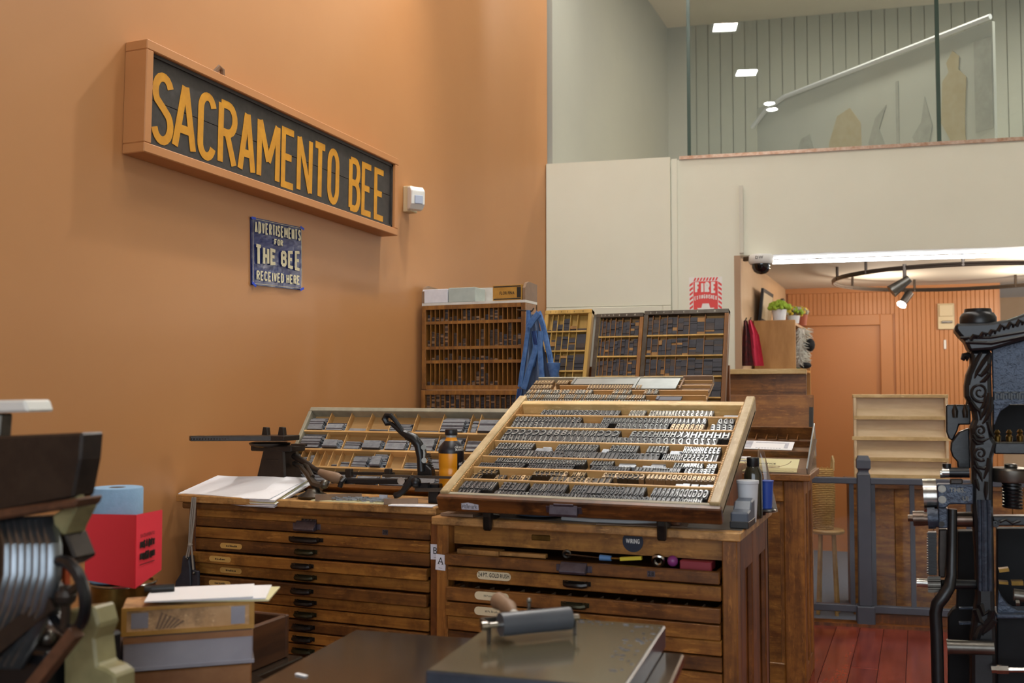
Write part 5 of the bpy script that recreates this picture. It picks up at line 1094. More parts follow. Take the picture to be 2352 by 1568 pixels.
# ================================================================== SMALL THINGS ON AND IN CABINET A
WA=1.1095
t=thing('tape_dispenser','slate blue plastic box at the right end of cabinet A worktop','plastic box',(-.49,2.92,WA))
m=MB(); m.prism([(-.500,2.86,WA),(-.500,2.98,WA),(-.500,2.98,WA+.075),(-.500,2.93,WA+.07),(-.500,2.905,WA+.05),(-.500,2.86,WA+.045)],(.05,0,0)); m.build('box',M_['tubb'],t,bevel=.004); MB().box(-.502,-.449,2.858,2.985,WA,WA+.02).build('foot',M_['blackp'],t,bevel=.002)
t=thing('plastic_tub','frosted white tub behind the slate blue box on cabinet A','tub',(-.49,3.03,WA)); m=MB(); m.lathe([(.024,0),(.028,.06),(.031,.112),(.033,.114),(.033,.122),(.031,.122)],(-.476,3.02,WA),22); m.build('tub_body',M_['tub'],t,smooth=True)
t=thing('glass_jar','dark glass jar with black cap behind the white tub','jar',(-.49,3.12,WA)); m=MB(); m.lathe([(.026,.0),(.028,.01),(.028,.13),(.022,.15),(.017,.158)],(-.475,3.12,WA),20); m.build('jar_body',M_['jar'],t,smooth=True); m=MB(); m.lathe([(.018,.156),(.019,.158),(.019,.182),(.017,.184)],(-.475,3.12,WA),18); m.build('jar_cap',M_['blackp'],t,smooth=True)
t=thing('blue_cup','small blue plastic cup on a black lid at rear of cabinet A','cup',(-.47,3.2,WA)); m=MB(); m.lathe([(.018,.022),(.023,.105),(.025,.107),(.023,.108)],(-.483+.035,3.2,WA),20); m.build('cup_body',M_['cupb'],t,smooth=True)
m=MB(); m.lathe([(.05,.012),(.052,.016),(.048,.021),(.02,.022)],(-.47,3.20,WA),24); m.lathe([(.02,0),(.025,.012)],(-.47,3.20,WA),16); tag(m.build('black_lid',M_['blackp'],smooth=True),'flat black lid under the blue cup','lid')
m=MB(); p=[(-.49,3.28,WA),(-.445,3.24,WA),(-.425,3.3,WA),(-.455,3.36,WA),(-.49,3.34,WA)]; ap_=[(-.485,3.29,WA+.2),(-.475,3.27,WA+.19),(-.462,3.3,WA+.15),(-.47,3.33,WA+.19),(-.485,3.32,WA+.2)]
m.add(p+ap_,[(0,1,6,5),(1,2,7,6),(2,3,8,7),(3,4,9,8),(4,0,5,9)]); tag(m.build('plastic_bag',BAG),'crumpled clear plastic bag at the rear corner of cabinet A','plastic bag')
m=MB(); m.tube([(-1.0,2.85,WA+.005),(-.9,2.83,WA+.006),(-.78,2.83,WA+.008),(-.70,2.86,WA+.01),(-.64,2.92,WA+.012)],.006,8); tag(m.build('white_hose',M_['hose'],smooth=True),'white cable curving under the big slanted case','cable')
m=MB(); m.lathe([(.01,0),(.075,.004),(.08,.012),(.07,.014)],(-1.1,2.93,WA),24); tag(m.build('dark_dish',M_['tubb'],smooth=True),'shallow dark dish under the big slanted case','dish')
m=MB(T((-.72,2.84,WA))@RZ(R(8))); m.box(-.16,.1,-.03,.1,0,.0015); tag(m.build('brown_paper',M_['browns']),'brown paper sheet sticking out under the big slanted case','paper')
m=MB(T((-1.345,2.85,WA))); m.box(-.04,.07,-.045,.05,0,.008); tag(m.build('cardboard_piece',M_['browns']),'flat cardboard at the left end of cabinet A worktop','cardboard')
# tools in the open top drawer
dz=zA(1267)-.004; Yd=2.83
def item(name,label,cat,mbs):
    if len(mbs)==1: return tag(mbs[0][1].build(mbs[0][0],mbs[0][2],smooth=True),label,cat)
    t=thing(name,label,cat,(0,Yd,dz))
    for n,mb,mt in mbs: mb.build(n,mt,t,smooth=True)
def D(u,v): 
    p=at_Y(u,v,Yd); return Vector((p.x,Yd,max(p.z,dz-.01)))
m1=MB(); m1.tube([D(1300,1273),D(1340,1277),D(1378,1281)],[.006,.005,.004],8,flat=.6); m2=MB(); m2.ring(D(1302,1272)+Vector((0,0,.0)),(0,1,.3),.010,.005,16,6)
item('wrench','steel wrench in the open top drawer of cabinet A','wrench',[('shaft',m1,M_['steel']),('head',m2,M_['steeld'])])
m1=MB(); m1.cyl(D(1378,1280),D(1404,1282),.009,.008,10); m2=MB(); m2.cyl(D(1404,1282),D(1424,1283),.004,n=8)
item('screwdriver','blue handled screwdriver in the open top drawer','screwdriver',[('grip',m1,M_['blueh']),('shank',m2,M_['brass'])])
m1=MB(); m1.bar(D(1425,1283),D(1474,1281),.012,.01); tag(m1.build('yellow_file',M_['screw']),'yellow handled file in the open top drawer','file')
m1=MB(); m1.ring(D(1512,1287),(0,1,.4),.014,.007,20,8); tag(m1.build('tape_roll',M_['steel'],smooth=True),'silver ring of tape in the open top drawer','tape roll')
m1=MB(); m1.ball(D(1545,1288),.016,12); tag(m1.build('purple_ball',M_['grapes'],smooth=True),'purple ball of string in the open top drawer','ball')
m1=MB(); p=D(1595,1292); m1.box(p.x-.04,p.x+.05,Yd-.01,Yd+.05,p.z-.02,p.z+.006); tag(m1.build('red_packet',M_['redb'],bevel=.002),'dark red packet in the open top drawer','packet')
m1=MB(T((-1.27,2.86,zA(1267)))); m1.box(-.07,.07,-.03,.02,-.01,.006).box(.0,.22,-.02,.0,-.008,.004); tag(m1.build('wood_scrap',M_['counter'],bevel=.001),'flat wood scraps at the left of the open top drawer','wood scrap')

# ================================================================== BACK ROOM
sh=thing('bookshelf','plywood open bookshelf seen from its side in the back room','bookshelf',(-.98,8.0,0))
sx0,sx1,sy0,sy1=-1.15,-.84,7.62,8.72; zt=2.02
MB().box(sx0,sx1,sy0,sy0+.025,0,zt).build('side_panel',M_['ply'],sh,bevel=.002); MB().box(sx0,sx1,sy1-.025,sy1,0,zt).build('side_panel',M_['ply'],sh,bevel=.002)
MB().box(sx0,sx0+.01,sy0,sy1,0,zt).build('back_panel',M_['ply'],sh)
for z in (.35,.75,1.15,1.33,1.66,zt-.02): MB().box(sx0,sx1,sy0+.025,sy1-.025,z-.02,z).build('shelf',M_['ply'],sh)
MB().box(sx1-.03,sx1-.01,8.2,8.22,0,zt-.02).build('divider',M_['ply'],sh)
def flowers(name,label,c,potm,cm,n,r,petr,ph,pr):
    t=thing(name,label,'potted plant',c); m=MB(); m.lathe([(pr*.82,0),(pr,ph*.9),(pr*1.04,ph),(pr*.9,ph),(pr*.85,ph*.9)],c,20); m.build('pot',M_[potm],t,smooth=True)
    mats=list(cm); q=MB()
    for i in range(n):
        a=random.uniform(0,6.28); e=random.uniform(.1,1.5); rr=r*random.uniform(.75,1); p=Vector(c)+Vector((rr*math.cos(a)*math.cos(e),rr*math.sin(a)*math.cos(e),ph+rr*.75*math.sin(e)))
        q.ball(p,petr*random.uniform(.7,1.2),6,random.randrange(len(mats)))
    o=q.build('foliage',[M_[k] for k in mats],t); o['kind']='stuff'
random.seed(4)
p=at_Y(1790,735,7.72); flowers('potted_plant','lime green plant in white pot on the bookshelf',(p.x,7.72,zt),'pot',('leaf',),190,.085,.014,.085,.055)
flowers('potted_plant','pale dried flowers in small white pot behind the lime plant',(-.90,8.05,zt),'pot',('flow2','flow','leaf'),90,.085,.016,.06,.05)
flowers('potted_plant','yellow flowers in terracotta pot at far end of the bookshelf',(-.885,8.38,zt),'pot2',('flow','flow2'),60,.075,.018,.09,.06)
t=thing('framed_picture','dark framed picture leaning on wall behind the lime plant','picture',(-1.1,7.9,zt)); m=MB(T((-1.13,7.75,zt))@RY(R(6))); m.box(0,.02,0,.55,0,.26); m.build('frame',M_['ink'],t); MB(T((-1.13,7.75,zt))@RY(R(6))).box(.02,.022,.03,.52,.03,.23).build('picture_sheet',M_['ivoryp'],t)
tag(MB().box(-1.06,-1.02,8.5,8.53,zt,zt+.24).build('narrow_bottle',M_['steeld'],bevel=.01),'narrow grey bottle behind the plants on the bookshelf','bottle')
# fluffy plush and books on the shelves
t=thing('fluffy_hat','white and black fluffy animal hat hanging out of the bookshelf','plush',(-.83,7.85,1.68)); random.seed(6)
m=MB()
for i in range(240):
    a=random.uniform(0,6.28); b=random.uniform(0,1); c=Vector((-.83+.035*math.cos(a)+.02*b,7.86+.07*math.sin(a),1.70+.27*b)); d=Vector((math.cos(a)*.035+.01,math.sin(a)*.025-.01,random.uniform(-.035,.0))); m.tube([c,c+d],[.006,.001],4)
m.tube([(-.84,7.86,1.67),(-.83,7.86,1.8),(-.83,7.86,1.96)],[.04,.05,.035],10); m.build('fur',M_['fur'],t)
m=MB(); m.ball((-.755,7.84,1.84),(.035,.05,.05),12); m.build('dark_patch',M_['furb'],t,smooth=True); m=MB(); m.ball((-.79,7.82,1.685),(.045,.05,.025),12); m.build('dark_patch',M_['furb'],t,smooth=True)
for y,h,mt,lb in ((7.75,.2,'boxw','white binder on the lower shelf of the bookshelf, nearest'),(7.82,.18,'boxw','second white binder on the lower shelf of the bookshelf'),(8.32,.17,'green','green book beside the fluffy hat on bookshelf'),(8.42,.13,'tan','yellow carton on the lower bookshelf shelf')):
    z=1.66 if mt=='green' else 1.33; tag(MB().box(-1.0,-.855,y,y+.045,z+.001,z+h).build('book',M_[mt],bevel=.002),lb,'book')
# coats hanging by the shelf
def coat(name,label,mat,pts,y):
    t=thing(name,label,'coat',at_Y(pts[0][0],840,y)); m=MB(); L=[];G=10
    vs=[];fs=[]
    for j,(l,r,v) in enumerate(pts):
        for i in range(G+1):
            q=i/G; vs.append(at_Y(l+(r-l)*q,v,y+.02*math.sin(q*9+j*.6)))
    for j in range(len(pts)-1):
        for i in range(G): a=j*(G+1)+i; fs.append((a,a+G+1,a+G+2,a+1))
    n=len(vs); m.add(vs+[p+Vector((0,.02,0)) for p in vs],fs+[tuple(k+n for k in f[::-1]) for f in fs]); m.build('cloth',mat,t,smooth=True)
    m=MB(); a=at_Y((pts[0][0]+pts[0][1])/2,pts[0][2],y); m.tube([a+Vector((0,.05,.02)),a+Vector((0,0,.0))],.006,6); m.build('peg',M_['steeld'],t)
coat('plaid_shirt','dark red plaid shirt hanging left of the pink jacket',M_['plaid'],[(1708,1716,736),(1706,1722,770),(1705,1726,810),(1704,1731,840)],7.14)
coat('pink_jacket','bright pink jacket hanging on the bookshelf side',M_['pinkc'],[(1719,1726,735),(1719,1742,768),(1722,1748,800),(1727,1754,840)],7.2)
# wall devices
t=thing('emergency_light','cream wall unit with small lamp on the beadboard wall','wall device',BRM@Vector((1.4,-.02,2.02)))
MB(BRM).box(1.335,1.475,-.03,-.001,2.05,2.285).build('housing',M_['ivoryp'],t,bevel=.004); MB(BRM).box(1.345,1.465,-.045,-.03,2.165,2.275).build('cover',M_['ivoryp'],t,bevel=.006); MB(BRM).cyl((1.365,-.045,2.115),(1.455,-.045,2.115),.011,n=10).build('lamp_tube',M_['steel'],t,smooth=True)
tag(MB(BRM).box(1.383,1.403,-.014,-.001,1.87,1.955).build('wall_switch',M_['white'],bevel=.003),'slim white wall switch below the cream wall unit','switch')
# railing
RLM=T((-.34,6.8,0))@RZ(A8)
rl=thing('railing','slate grey wooden railing with newel post and clear panels','railing',(-.34,6.8,0))
m=MB(RLM); m.box(-.04,.04,-.04,.04,.13,.955); m.build('newel_post',M_['railp'],rl,bevel=.004)
m=MB(RLM); m.box(-.055,.055,-.055,.055,0,.13); m.build('post_base',M_['railp'],rl,bevel=.006)
m=MB(RLM); s_=lambda a,z:[(-a,-a,z),(a,-a,z),(a,a,z),(-a,a,z)]
vs=s_(.04,.955)+s_(.03,.975)+s_(.03,.985)+s_(.042,1.0)+s_(.042,1.05)+s_(.03,1.078)
m.add(vs,[(3,2,1,0)]+[(4*k+i,4*k+(i+1)%4,4*k+4+(i+1)%4,4*k+4+i) for k in range(5) for i in range(4)]+[(20,21,22,23)]); m.build('post_cap',M_['railp'],rl)
for a,b in ((-.75,-.04),(.04,1.9)):
    MB(RLM).box(a,b,-.025,.025,.898,.937).build('top_rail',M_['railp'],rl,bevel=.004); MB(RLM).box(a,b,-.025,.025,.085,.13).build('bottom_rail',M_['railp'],rl,bevel=.004)
for x in (-.075,.055,.29,.62,1.0,1.4): MB(RLM).box(x-.014,x+.014,-.012,.012,.13,.898).build('baluster',M_['railp'],rl)
for a,b in ((-.73,-.062),(.042,.6),(.61,1.3)): MB(RLM).box(a,b,-.022,-.017,.12,.9).build('clear_panel',ACRYL,rl)
m=MB(RLM); m.box(-.8,1.9,-.06,.05,-.002,.02); m.box(.05,1.9,-.0,.05,.02,.075); m.build('sill_board',M_['oakr'],rl)
# wooden counter behind the rail
wc=thing('wooden_counter','brown wooden counter behind the railing holding the blond rack','counter',(.15,7.4,0))
CM=T((-.43,7.12,0))@RZ(A8)
for i in range(5): MB(CM).box(.03+i*.24,.268+i*.24,0,.02,0,.84).build('front_panel',M_['oak'],wc,bevel=.003)
m=MB(CM); m.box(0,1.3,.02,.45,0,.84); m.build('body',M_['oakr'],wc); MB(CM).box(-.02,1.32,-.03,.47,.84,.88).build('counter_top',M_['oakd'],wc,bevel=.004); MB(CM).box(0,.03,-.02,.02,0,.86).build('corner_board',M_['oak'],wc)
rk=thing('blond_rack','blond wooden display rack with four empty tilted shelves behind the railing','rack',(-.1,7.3,.88))
RM=T((-.415,7.2,.881))@RZ(A8); W=.60
MB(RM).box(0,W,.05,.06,0,.575).build('back_board',M_['blond'],rk)
for x in (0,W-.018): MB(RM).box(x,x+.018,0,.06,0,.58).build('side_board',M_['blond'],rk,bevel=.002)
MB(RM).box(-.004,W+.004,-.002,.062,.565,.588).build('top_board',M_['maple'],rk,bevel=.002)
for i,z in enumerate((.035,.15,.29,.43)):
    m=MB(RM); m.prism([(.018,.008,z),(.018,.05,z+.06),(.018,.05,z-.008),(.018,.008,z-.008)],(W-.036,0,0)); m.build('shelf_board',M_['blond'],rk); MB(RM).box(.0 if i!=2 else -.012,W if i!=2 else W+.012,-.004,.008,z-.012,z+.012).build('shelf_lip',M_['maple'],rk)
# wicker basket on a stool
st=thing('wooden_stool','round pale wooden stool behind the railing','stool',(-.60,7.07,0))
m=MB(); m.lathe([(.10,.535),(.112,.54),(.114,.555),(.105,.565)],(-.59,7.07,0),28); m.build('seat',M_['stool'],st,smooth=True)
for a in (45,135,225,315): 
    p=Vector((math.cos(R(a)),math.sin(R(a)),0)); m=MB(); m.cyl(Vector((-.59,7.07,.54))+p*.06,Vector((-.59,7.07,.0))+p*.085,.011,.013,10); m.build('leg',M_['stool'],st,smooth=True)
bs=thing('wicker_basket','tall wicker basket with loop handles standing on the stool','basket',(-.61,7.07,.565))
bc=Vector((-.615,7.07,.566)); m=MB(); 
for k in range(34):
    z=.006+k*.0118; r=.062+.012*math.sin(k/34*3.0)
    pts=[bc+Vector(((r+.004*((i+k)%2))*math.cos(2*math.pi*i/22),(r+.004*((i+k)%2))*math.sin(2*math.pi*i/22),z)) for i in range(22)]; m.tube(pts,.0062,5,closed=True)
m.build('weave',M_['wicker'],bs,smooth=True)
for i in range(11):
    a=2*math.pi*i/11; m=MB(); m.tube([bc+Vector((.064*math.cos(a),.064*math.sin(a),0)),bc+Vector((.077*math.cos(a),.077*math.sin(a),.2)),bc+Vector((.067*math.cos(a),.067*math.sin(a),.41))],.004,5); m.build('stake',M_['wicker'],bs,smooth=True)
for a in (20,200): 
    q=Vector((math.cos(R(a)),math.sin(R(a)),0)); n=Vector((-q.y,q.x,0)); m=MB(); m.tube([bc+q*.066+n*.028+Vector((0,0,.39)),bc+q*.07+n*.024+Vector((0,0,.45)),bc+q*.07+Vector((0,0,.485)),bc+q*.07-n*.024+Vector((0,0,.45)),bc+q*.066-n*.028+Vector((0,0,.39))],.007,6); m.build('handle',M_['maple'],bs,smooth=True)

# ================================================================== ORNATE PLATEN PRESS on the right
YP=3.20
pr=thing('printing_press','ornate black cast iron printing press with scrolled column at right','printing press',(.35,YP+.25,0))
def Z2(x,y,dy=0): return at_Y(2020+x/3.337,680+y/3.337,YP+dy)
def Z3(x,y,dy=0): return at_Y(2020+x/3.337,1100+y/3.350,YP+dy)
def ext(name,pts,dep,mat,f=Z2,dy=0,bevel=.004,par=None,seg=2):
    m=MB(); m.prism([f(x,y,dy) for x,y in pts],(0,dep,0)); return m.build(name,M_[mat],par or pr,bevel=bevel,seg=seg)
MX=3120                                   # the press is symmetric about its middle
COLP=[(690,410),(700,520),(668,600),(654,690),(656,770),(690,830),(716,890),(725,950),(700,1010),(706,1100),(700,1170),(712,1300),(708,1568),(735,1990),(745,2330),(700,2640),(700,3500),(900,3500),(900,2640),(885,2330),(880,1990),(872,1568),(872,1240),(905,1130),(872,1080),(862,980),(866,800),(860,620),(862,410)]
cap=ext('capital',[(575,225),(598,208),(860,198),(980,178),(1060,150),(1140,118),(1300,60),(1560,30),(1820,60),(1980,118),(2060,150),(2140,178),(2260,198),(2522,208),(2545,225),(2540,262),(2510,300),(2465,345),(2430,425),(2258,412),(2120,372),(1970,330),(1820,270),(1560,235),(1300,270),(1150,330),(1000,372),(862,412),(690,425),(655,345),(610,300),(580,262)],.15,'iron',dy=-.03,bevel=.012)
def spiral(f,cx,cy,r,turns,th0,dy,sgn=1,n=30):
    return [f(cx+sgn*r*(1-.86*i/n)*math.cos(th0+turns*2*math.pi*i/n),cy+r*(1-.86*i/n)*math.sin(th0+turns*2*math.pi*i/n),dy) for i in range(n+1)]
for mir in (False,True):
    ZZ2=(lambda x,y,dy=0:Z2(MX-x,y,dy)) if mir else Z2; ZZ3=(lambda x,y,dy=0:Z3(MX-x,y,dy)) if mir else Z3
    col=ext('ornate_column',COLP,.11,'iron',f=ZZ2,bevel=.012)
    m=MB(); c=ZZ2(758,200,.02); m.lathe([(.046,0),(.05,.006),(.05,.036),(.044,.046),(.038,.05),(.036,.06)],(c.x,YP+.03,c.z-.02),24); m.build('boss',M_['iron'],pr,smooth=True)
    m=MB()
    for cx,cy,r,tn,a in ((770,735,76,1.7,1.2),(775,1030,52,1.6,1.0),(775,1205,56,1.6,1.0)): m.tube(spiral(ZZ2,cx,cy,r,tn,a,-.004),[.0055-.0035*i/30 for i in range(31)],6)
    m.build('scroll_relief',M_['iron'],col,smooth=True)
    m=MB()
    for pts in ([(850,430),(800,500),(750,580),(730,630)],[(780,430),(740,500),(700,600),(690,680)],[(850,520),(810,580),(780,610),(755,600)],[(850,590),(800,650),(770,660)],[(720,450),(720,520),(690,600)],
                [(840,740),(835,820),(800,900),(770,950)],[(860,770),(855,860),(820,940),(790,980)],[(700,800),(740,860),(770,880),(780,950)],[(820,760),(800,840),(770,870)],
                [(720,1060),(740,1100),(790,1110),(840,1090)],[(715,1090),(750,1130),(800,1130)],[(830,960),(850,1030),(880,1090)],[(730,1260),(750,1310),(800,1320),(840,1290)],[(720,1300),(770,1360),(790,1420)],[(840,1240),(830,1320),(800,1400)],[(740,1400),(750,1450),(765,1490)],[(820,1420),(815,1500),(815,1560)]):
        P_=[ZZ2(x,y,-.004) for x,y in pts]; k=len(P_)-1; m=MB(); m.tube(P_,[.0075-.005*abs(i/k-.35) if i<k else .002 for i in range(k+1)],6); m.build('leaf_relief',M_['iron'],col,smooth=True)
    m=MB(); P_=[(690,470),(668,460),(650,462),(645,475),(660,485)]; m.tube([ZZ2(x,y,.02) for x,y in P_],[.014,.012,.011,.009,.006],8); P_=[(690,815),(675,800),(664,800)]; m.tube([ZZ2(x,y,.02) for x,y in P_],[.014,.010,.005],8); m.build('leaf_curl',M_['iron'],col,smooth=True)
    m=MB()
    for x,w_ in ((800,.009),(840,.006),(765,.005)): m.tube([ZZ2(x,1560,-.003),ZZ3(x+4,400,-.003),ZZ3(x+8,860,-.003)],w_,8)
    m.build('column_rib',M_['ironp'],col,smooth=True)
    m=MB()
    for pts in ([(770,960),(800,1040),(850,1010)],[(740,1000),(770,1090),(800,1110)],[(860,1010),(850,1080),(800,1130),(790,1200)],[(880,1080),(850,1130),(800,1180)],[(745,1220),(770,1150),(820,1110)]): m.tube([ZZ3(x,y,-.004) for x,y in pts],[.011,.009,.005] if len(pts)==3 else [.011,.009,.008,.004],6)
    m.build('base_leaf_relief',M_['iron'],col,smooth=True)
m=MB()
for i in range(22):
    a=i/8; x=700+a*560; y=335-min(a,3.07-a)*150-(12 if a>.3 else 0); m.tube([Z2(x,y,-.034),Z2(x+25,y-45+ (10 if a<.3 else 0),-.036),Z2(x+50,y-30,-.036),Z2(x+45,y-8,-.034)],[.006,.006,.005,.003],6)
m.build('capital_relief',M_['iron'],cap,smooth=True)
m=MB(); m.tube([Z2(620,318,-.033),Z2(850,316,-.033),Z2(1100,275,-.033),Z2(1300,215,-.033),Z2(1560,185,-.033),Z2(1820,215,-.033),Z2(2020,275,-.033),Z2(2270,316,-.033),Z2(2500,318,-.033)],.005,6); m.tube([Z2(660,352,-.033),Z2(860,360,-.033),Z2(1100,310,-.033),Z2(1300,245,-.033),Z2(1560,212,-.033),Z2(1820,245,-.033),Z2(2020,310,-.033),Z2(2260,360,-.033),Z2(2460,352,-.033)],.006,6); m.build('moulding',M_['iron'],cap,smooth=True)
ext('head_panel',[(862,395),(1000,365),(1300,262),(1560,228),(1820,262),(2120,365),(2258,395),(2248,815),(872,815)],.03,'ironp',dy=.025,bevel=.003)
m=MB(); m.bar(Z2(872,812,.015),Z2(2248,808,.015),.025,.012); m.bar(Z2(872,722,.018),Z2(2248,718,.018),.015,.007); m.build('panel_border',M_['ironp'],pr)
m=MB()
for i in range(22):
    x=890+i*62; 
    for a,b in (((x,795),(x,738)),((x,738),(x+44,738)),((x+44,738),(x+44,785)),((x+22,785),(x+22,755))): m.bar(Z2(a[0],a[1],.016),Z2(b[0],b[1],.016),.005,.005)
m.build('greek_key',M_['iron'],pr)
ext('gusset',[(876,818),(1010,822),(985,845),(930,880),(905,930),(885,985),(876,985)],.03,'ironp',dy=.02)
ext('cross_beam',[(880,1110),(905,1122),(2250,1120),(2250,1225),(880,1210)],.06,'iron',dy=.02)
ext('roller_arm',[(510,832),(700,832),(700,985),(612,985),(600,1030),(560,1110),(530,1090),(512,1040)],.05,'iron',dy=.16)
ext('roller_hook',[(612,1040),(690,1010),(700,1320),(600,1320),(596,1270),(560,1230),(545,1180),(550,1120),(580,1080)],.05,'iron',dy=.15)
ext('back_frame',[(870,830),(2250,830),(2250,1115),(870,1115)],.05,'ironm',dy=.28)
m=MB()
for x,y in ((905,1075),(995,1075),(1078,1070)): p=Z2(x,y,.1); m.lathe([(.008,-.02),(.01,0),(.006,.006),(.009,.012),(.004,.02)],p,12)
m.build('oil_cups',M_['brass'],pr,smooth=True)
m=MB()
for x in (580,658): p=Z2(x,880,.15); m.lathe([(.007,-.02),(.009,0),(.005,.012),(.003,.02)],p,10)
m.build('adjusting_screws',M_['ironb'],pr,smooth=True)
m=MB(); m.cyl(Z2(465,1362,.03),Z2(500,1362,.03),.012,n=14,mi=1).cyl(Z2(480,1350,.03),Z2(535,1350,.03),.016,n=16,mi=1).cyl(Z2(535,1352,.03),Z2(690,1352,.03),.015,n=16); m.lathe([(.012,0),(.012,.02)],Z2(517,1335,.03),12); m.build('throw_off_shaft',[M_['iron'],M_['steel']],pr,smooth=True)
m=MB(); m.cyl(Z3(338,130,.07),Z3(440,130,.07),.052,n=36); m.build('bright_drum',M_['steel'],pr,smooth=True)
pl=ext('name_plate_frame',[(440,40),(720,40),(720,195),(540,195),(515,215),(500,225),(448,225)],.05,'ironp',f=Z3,dy=-.01)
m=MB(); 
for txt,x,y in (('THIS.',600,100),('QUI',655,165)):
    p=Z3(x,y,-.0105); m.text(txt,0,0,.013,.002,0,T(p)@FACE_BACK,bold=True)
m.build('cast_letters',M_['steeld'],pl)
m=MB()
for x,y in ((480,75),(482,158)): m.cyl(Z3(x,y,-.02),Z3(x,y,-.01),.0085,n=6).cyl(Z3(x,y,-.012),Z3(x,y,-.008),.011,n=16)
m.build('bolt_heads',M_['steeld'],pr)
ext('valve_window',[(540,0),(640,0),(640,42),(540,42)],.02,'ironb',f=Z3,dy=-.0)
m=MB(); m.cyl(Z3(218,300),Z3(262,300),.0105,n=6).cyl(Z3(258,303),Z3(345,303),.022,n=22).cyl(Z3(340,305),Z3(372,305),.020,n=22); m.build('hub_nut',M_['bronze'],pr,smooth=True)
m=MB(); m.cyl(Z3(370,300),Z3(428,300),.031,n=28).cyl(Z3(428,300),Z3(450,300),.027,n=24); m.build('collar_ring',M_['ironp'],pr,smooth=True)
ext('bearing_block',[(450,225),(525,225),(525,380),(450,380)],.06,'ironp',f=Z3,dy=-.02); m=MB(); m.cyl(Z3(478,345,-.022),Z3(478,345,-.015),.008,n=14); m.build('bearing_slot',M_['ink'],pr)
m=MB(); m.cyl(Z3(520,310,.04),Z3(730,310,.04),.022,n=24); m.build('main_shaft',M_['bronze'],pr,smooth=True)
ext('side_link',[(455,385),(525,385),(520,600),(505,760),(455,760),(450,640)],.03,'ironb',f=Z3,dy=.02)
ext('rack_bar',[(372,410),(436,410),(440,740),(376,740)],.03,'iron',f=Z3,dy=.01,bevel=.001)
m=MB(); 
for i in range(17): m.bar(Z3(364,418+i*19,.012),Z3(440,418+i*19,.012),.012,.0032)
m.build('rack_teeth',M_['iron'],pr)
m=MB(); m.cyl(Z3(372,810,-.005),Z3(470,810,-.005),.018,n=24)
p=Z3(372,810,-.005); q=Z3(470,810,-.005)
for i in range(16): a=2*math.pi*i/16; o_=Vector((0,math.cos(a)*.021,math.sin(a)*.021)); m.bar(p+o_,q+o_,.004,.004)
m.build('pinion',M_['steeld'],pr,smooth=True)
m=MB(); m.cyl(Z3(285,795,-.005),Z3(375,800,-.005),.0125,n=18); m.build('shaft_end',M_['steel'],pr,smooth=True); m=MB(); m.cyl(Z3(470,810,-.005),Z3(760,812,.03),.014,n=16); m.build('pinion_shaft',M_['iron'],pr,smooth=True)
m=MB(); m.tube([Z3(560,230,-.01),Z3(556,500,-.01),Z3(552,740,-.02),Z3(535,830,-.03),Z3(490,905,-.04),Z3(445,960,-.04),Z3(430,1030,-.04),Z3(440,1200,-.04),Z3(450,1600,-.04),Z3(455,2300,-.04)],[.013,.014,.015,.017,.018,.018,.0175,.0175,.0175,.0175],14); m.build('bent_lever',M_['iron'],pr,smooth=True)
m=MB(); m.cyl(Z3(532,1290,-.03),Z3(880,1300,-.03),.020,.0195,24).cyl(Z3(520,1290,-.03),Z3(534,1290,-.03),.022,n=24); m.build('polished_cylinder',M_['steeld'],pr,smooth=True)
m=MB(); m.cyl(Z3(858,1462,-.03),Z3(900,1462,-.03),.011,n=6).cyl(Z3(895,1462,-.03),Z3(990,1464,-.03),.0125,n=6).cyl(Z3(990,1466,-.03),Z3(2260,1468,-.03),.0075,n=12); m.build('tie_bolt',M_['steel'],pr,smooth=False)
m=MB(); m.lathe([(.058,0),(.06,.004),(.06,.034),(.055,.04),(.02,.041),(.017,.044),(.017,.05),(.012,.052)],Z2(1010,1420,.06),32); m.build('ink_drum',M_['steeld'],pr,smooth=True)
m=MB(); c=Z3(1015,20,.06); pts=[]
for i in range(120): a=i*.42; pts.append((c.x+.024*math.cos(a),c.y+.024*math.sin(a),c.z-.075*i/119))
m.tube(pts,.0042,6); m.cyl((c.x,c.y,c.z),(c.x,c.y,c.z-.075),.02,n=20); m.build('coil_spring',M_['iron'],pr,smooth=True)
ext('scroll_bracket',[(862,285),(2240,285),(2240,360),(880,360)],.05,'iron',f=Z3,dy=.03)
m=MB(); m.tube(spiral(Z3,890,340,24,1.4,.5,.022),[.004]*31,5); m.tube([Z3(920,330,.022),Z3(970,310,.022),Z3(1020,340,.022),Z3(1080,320,.022)],.004,5); m.build('bracket_relief',M_['iron'],pr,smooth=True)
ext('bed_plate',[(900,1040),(2240,1050),(2240,2600),(905,2600)],.04,'ironm',f=Z3,dy=.10)
ext('bed_flange',[(895,1040),(2240,1042),(2240,1075),(895,1075)],.12,'ironp',f=Z3,dy=.02)
ext('curved_web',[(912,850),(940,910),(990,970),(1060,1010),(2240,1030),(2240,1045),(900,1045)],.03,'ironp',f=Z3,dy=.05)
ext('rear_body',[(600,400),(740,400),(740,2600),(525,2600),(525,1060),(560,1010),(590,990),(600,700)],.05,'ironm',f=Z3,dy=.20)
ext('rear_mass',[(900,380),(2240,380),(2240,1040),(900,1040)],.05,'ironm',f=Z3,dy=.35)
m=MB(); m.bar(Z3(915,700,.1),Z3(990,690,.1),.03,.01); m.bar(Z3(915,790,.1),Z3(985,795,.1),.03,.008); m.bar(Z3(1010,795,.1),Z3(1100,795,.1),.03,.012); m.build('brass_strips',M_['brass'],pr)
m=MB(); m.cyl(Z3(1030,890,.02),Z3(1110,900,.02),.018,n=16).cyl(Z3(1045,950,.0),Z3(1075,950,.0),.009,n=6); m.build('side_roller',M_['steeld'],pr,smooth=True)
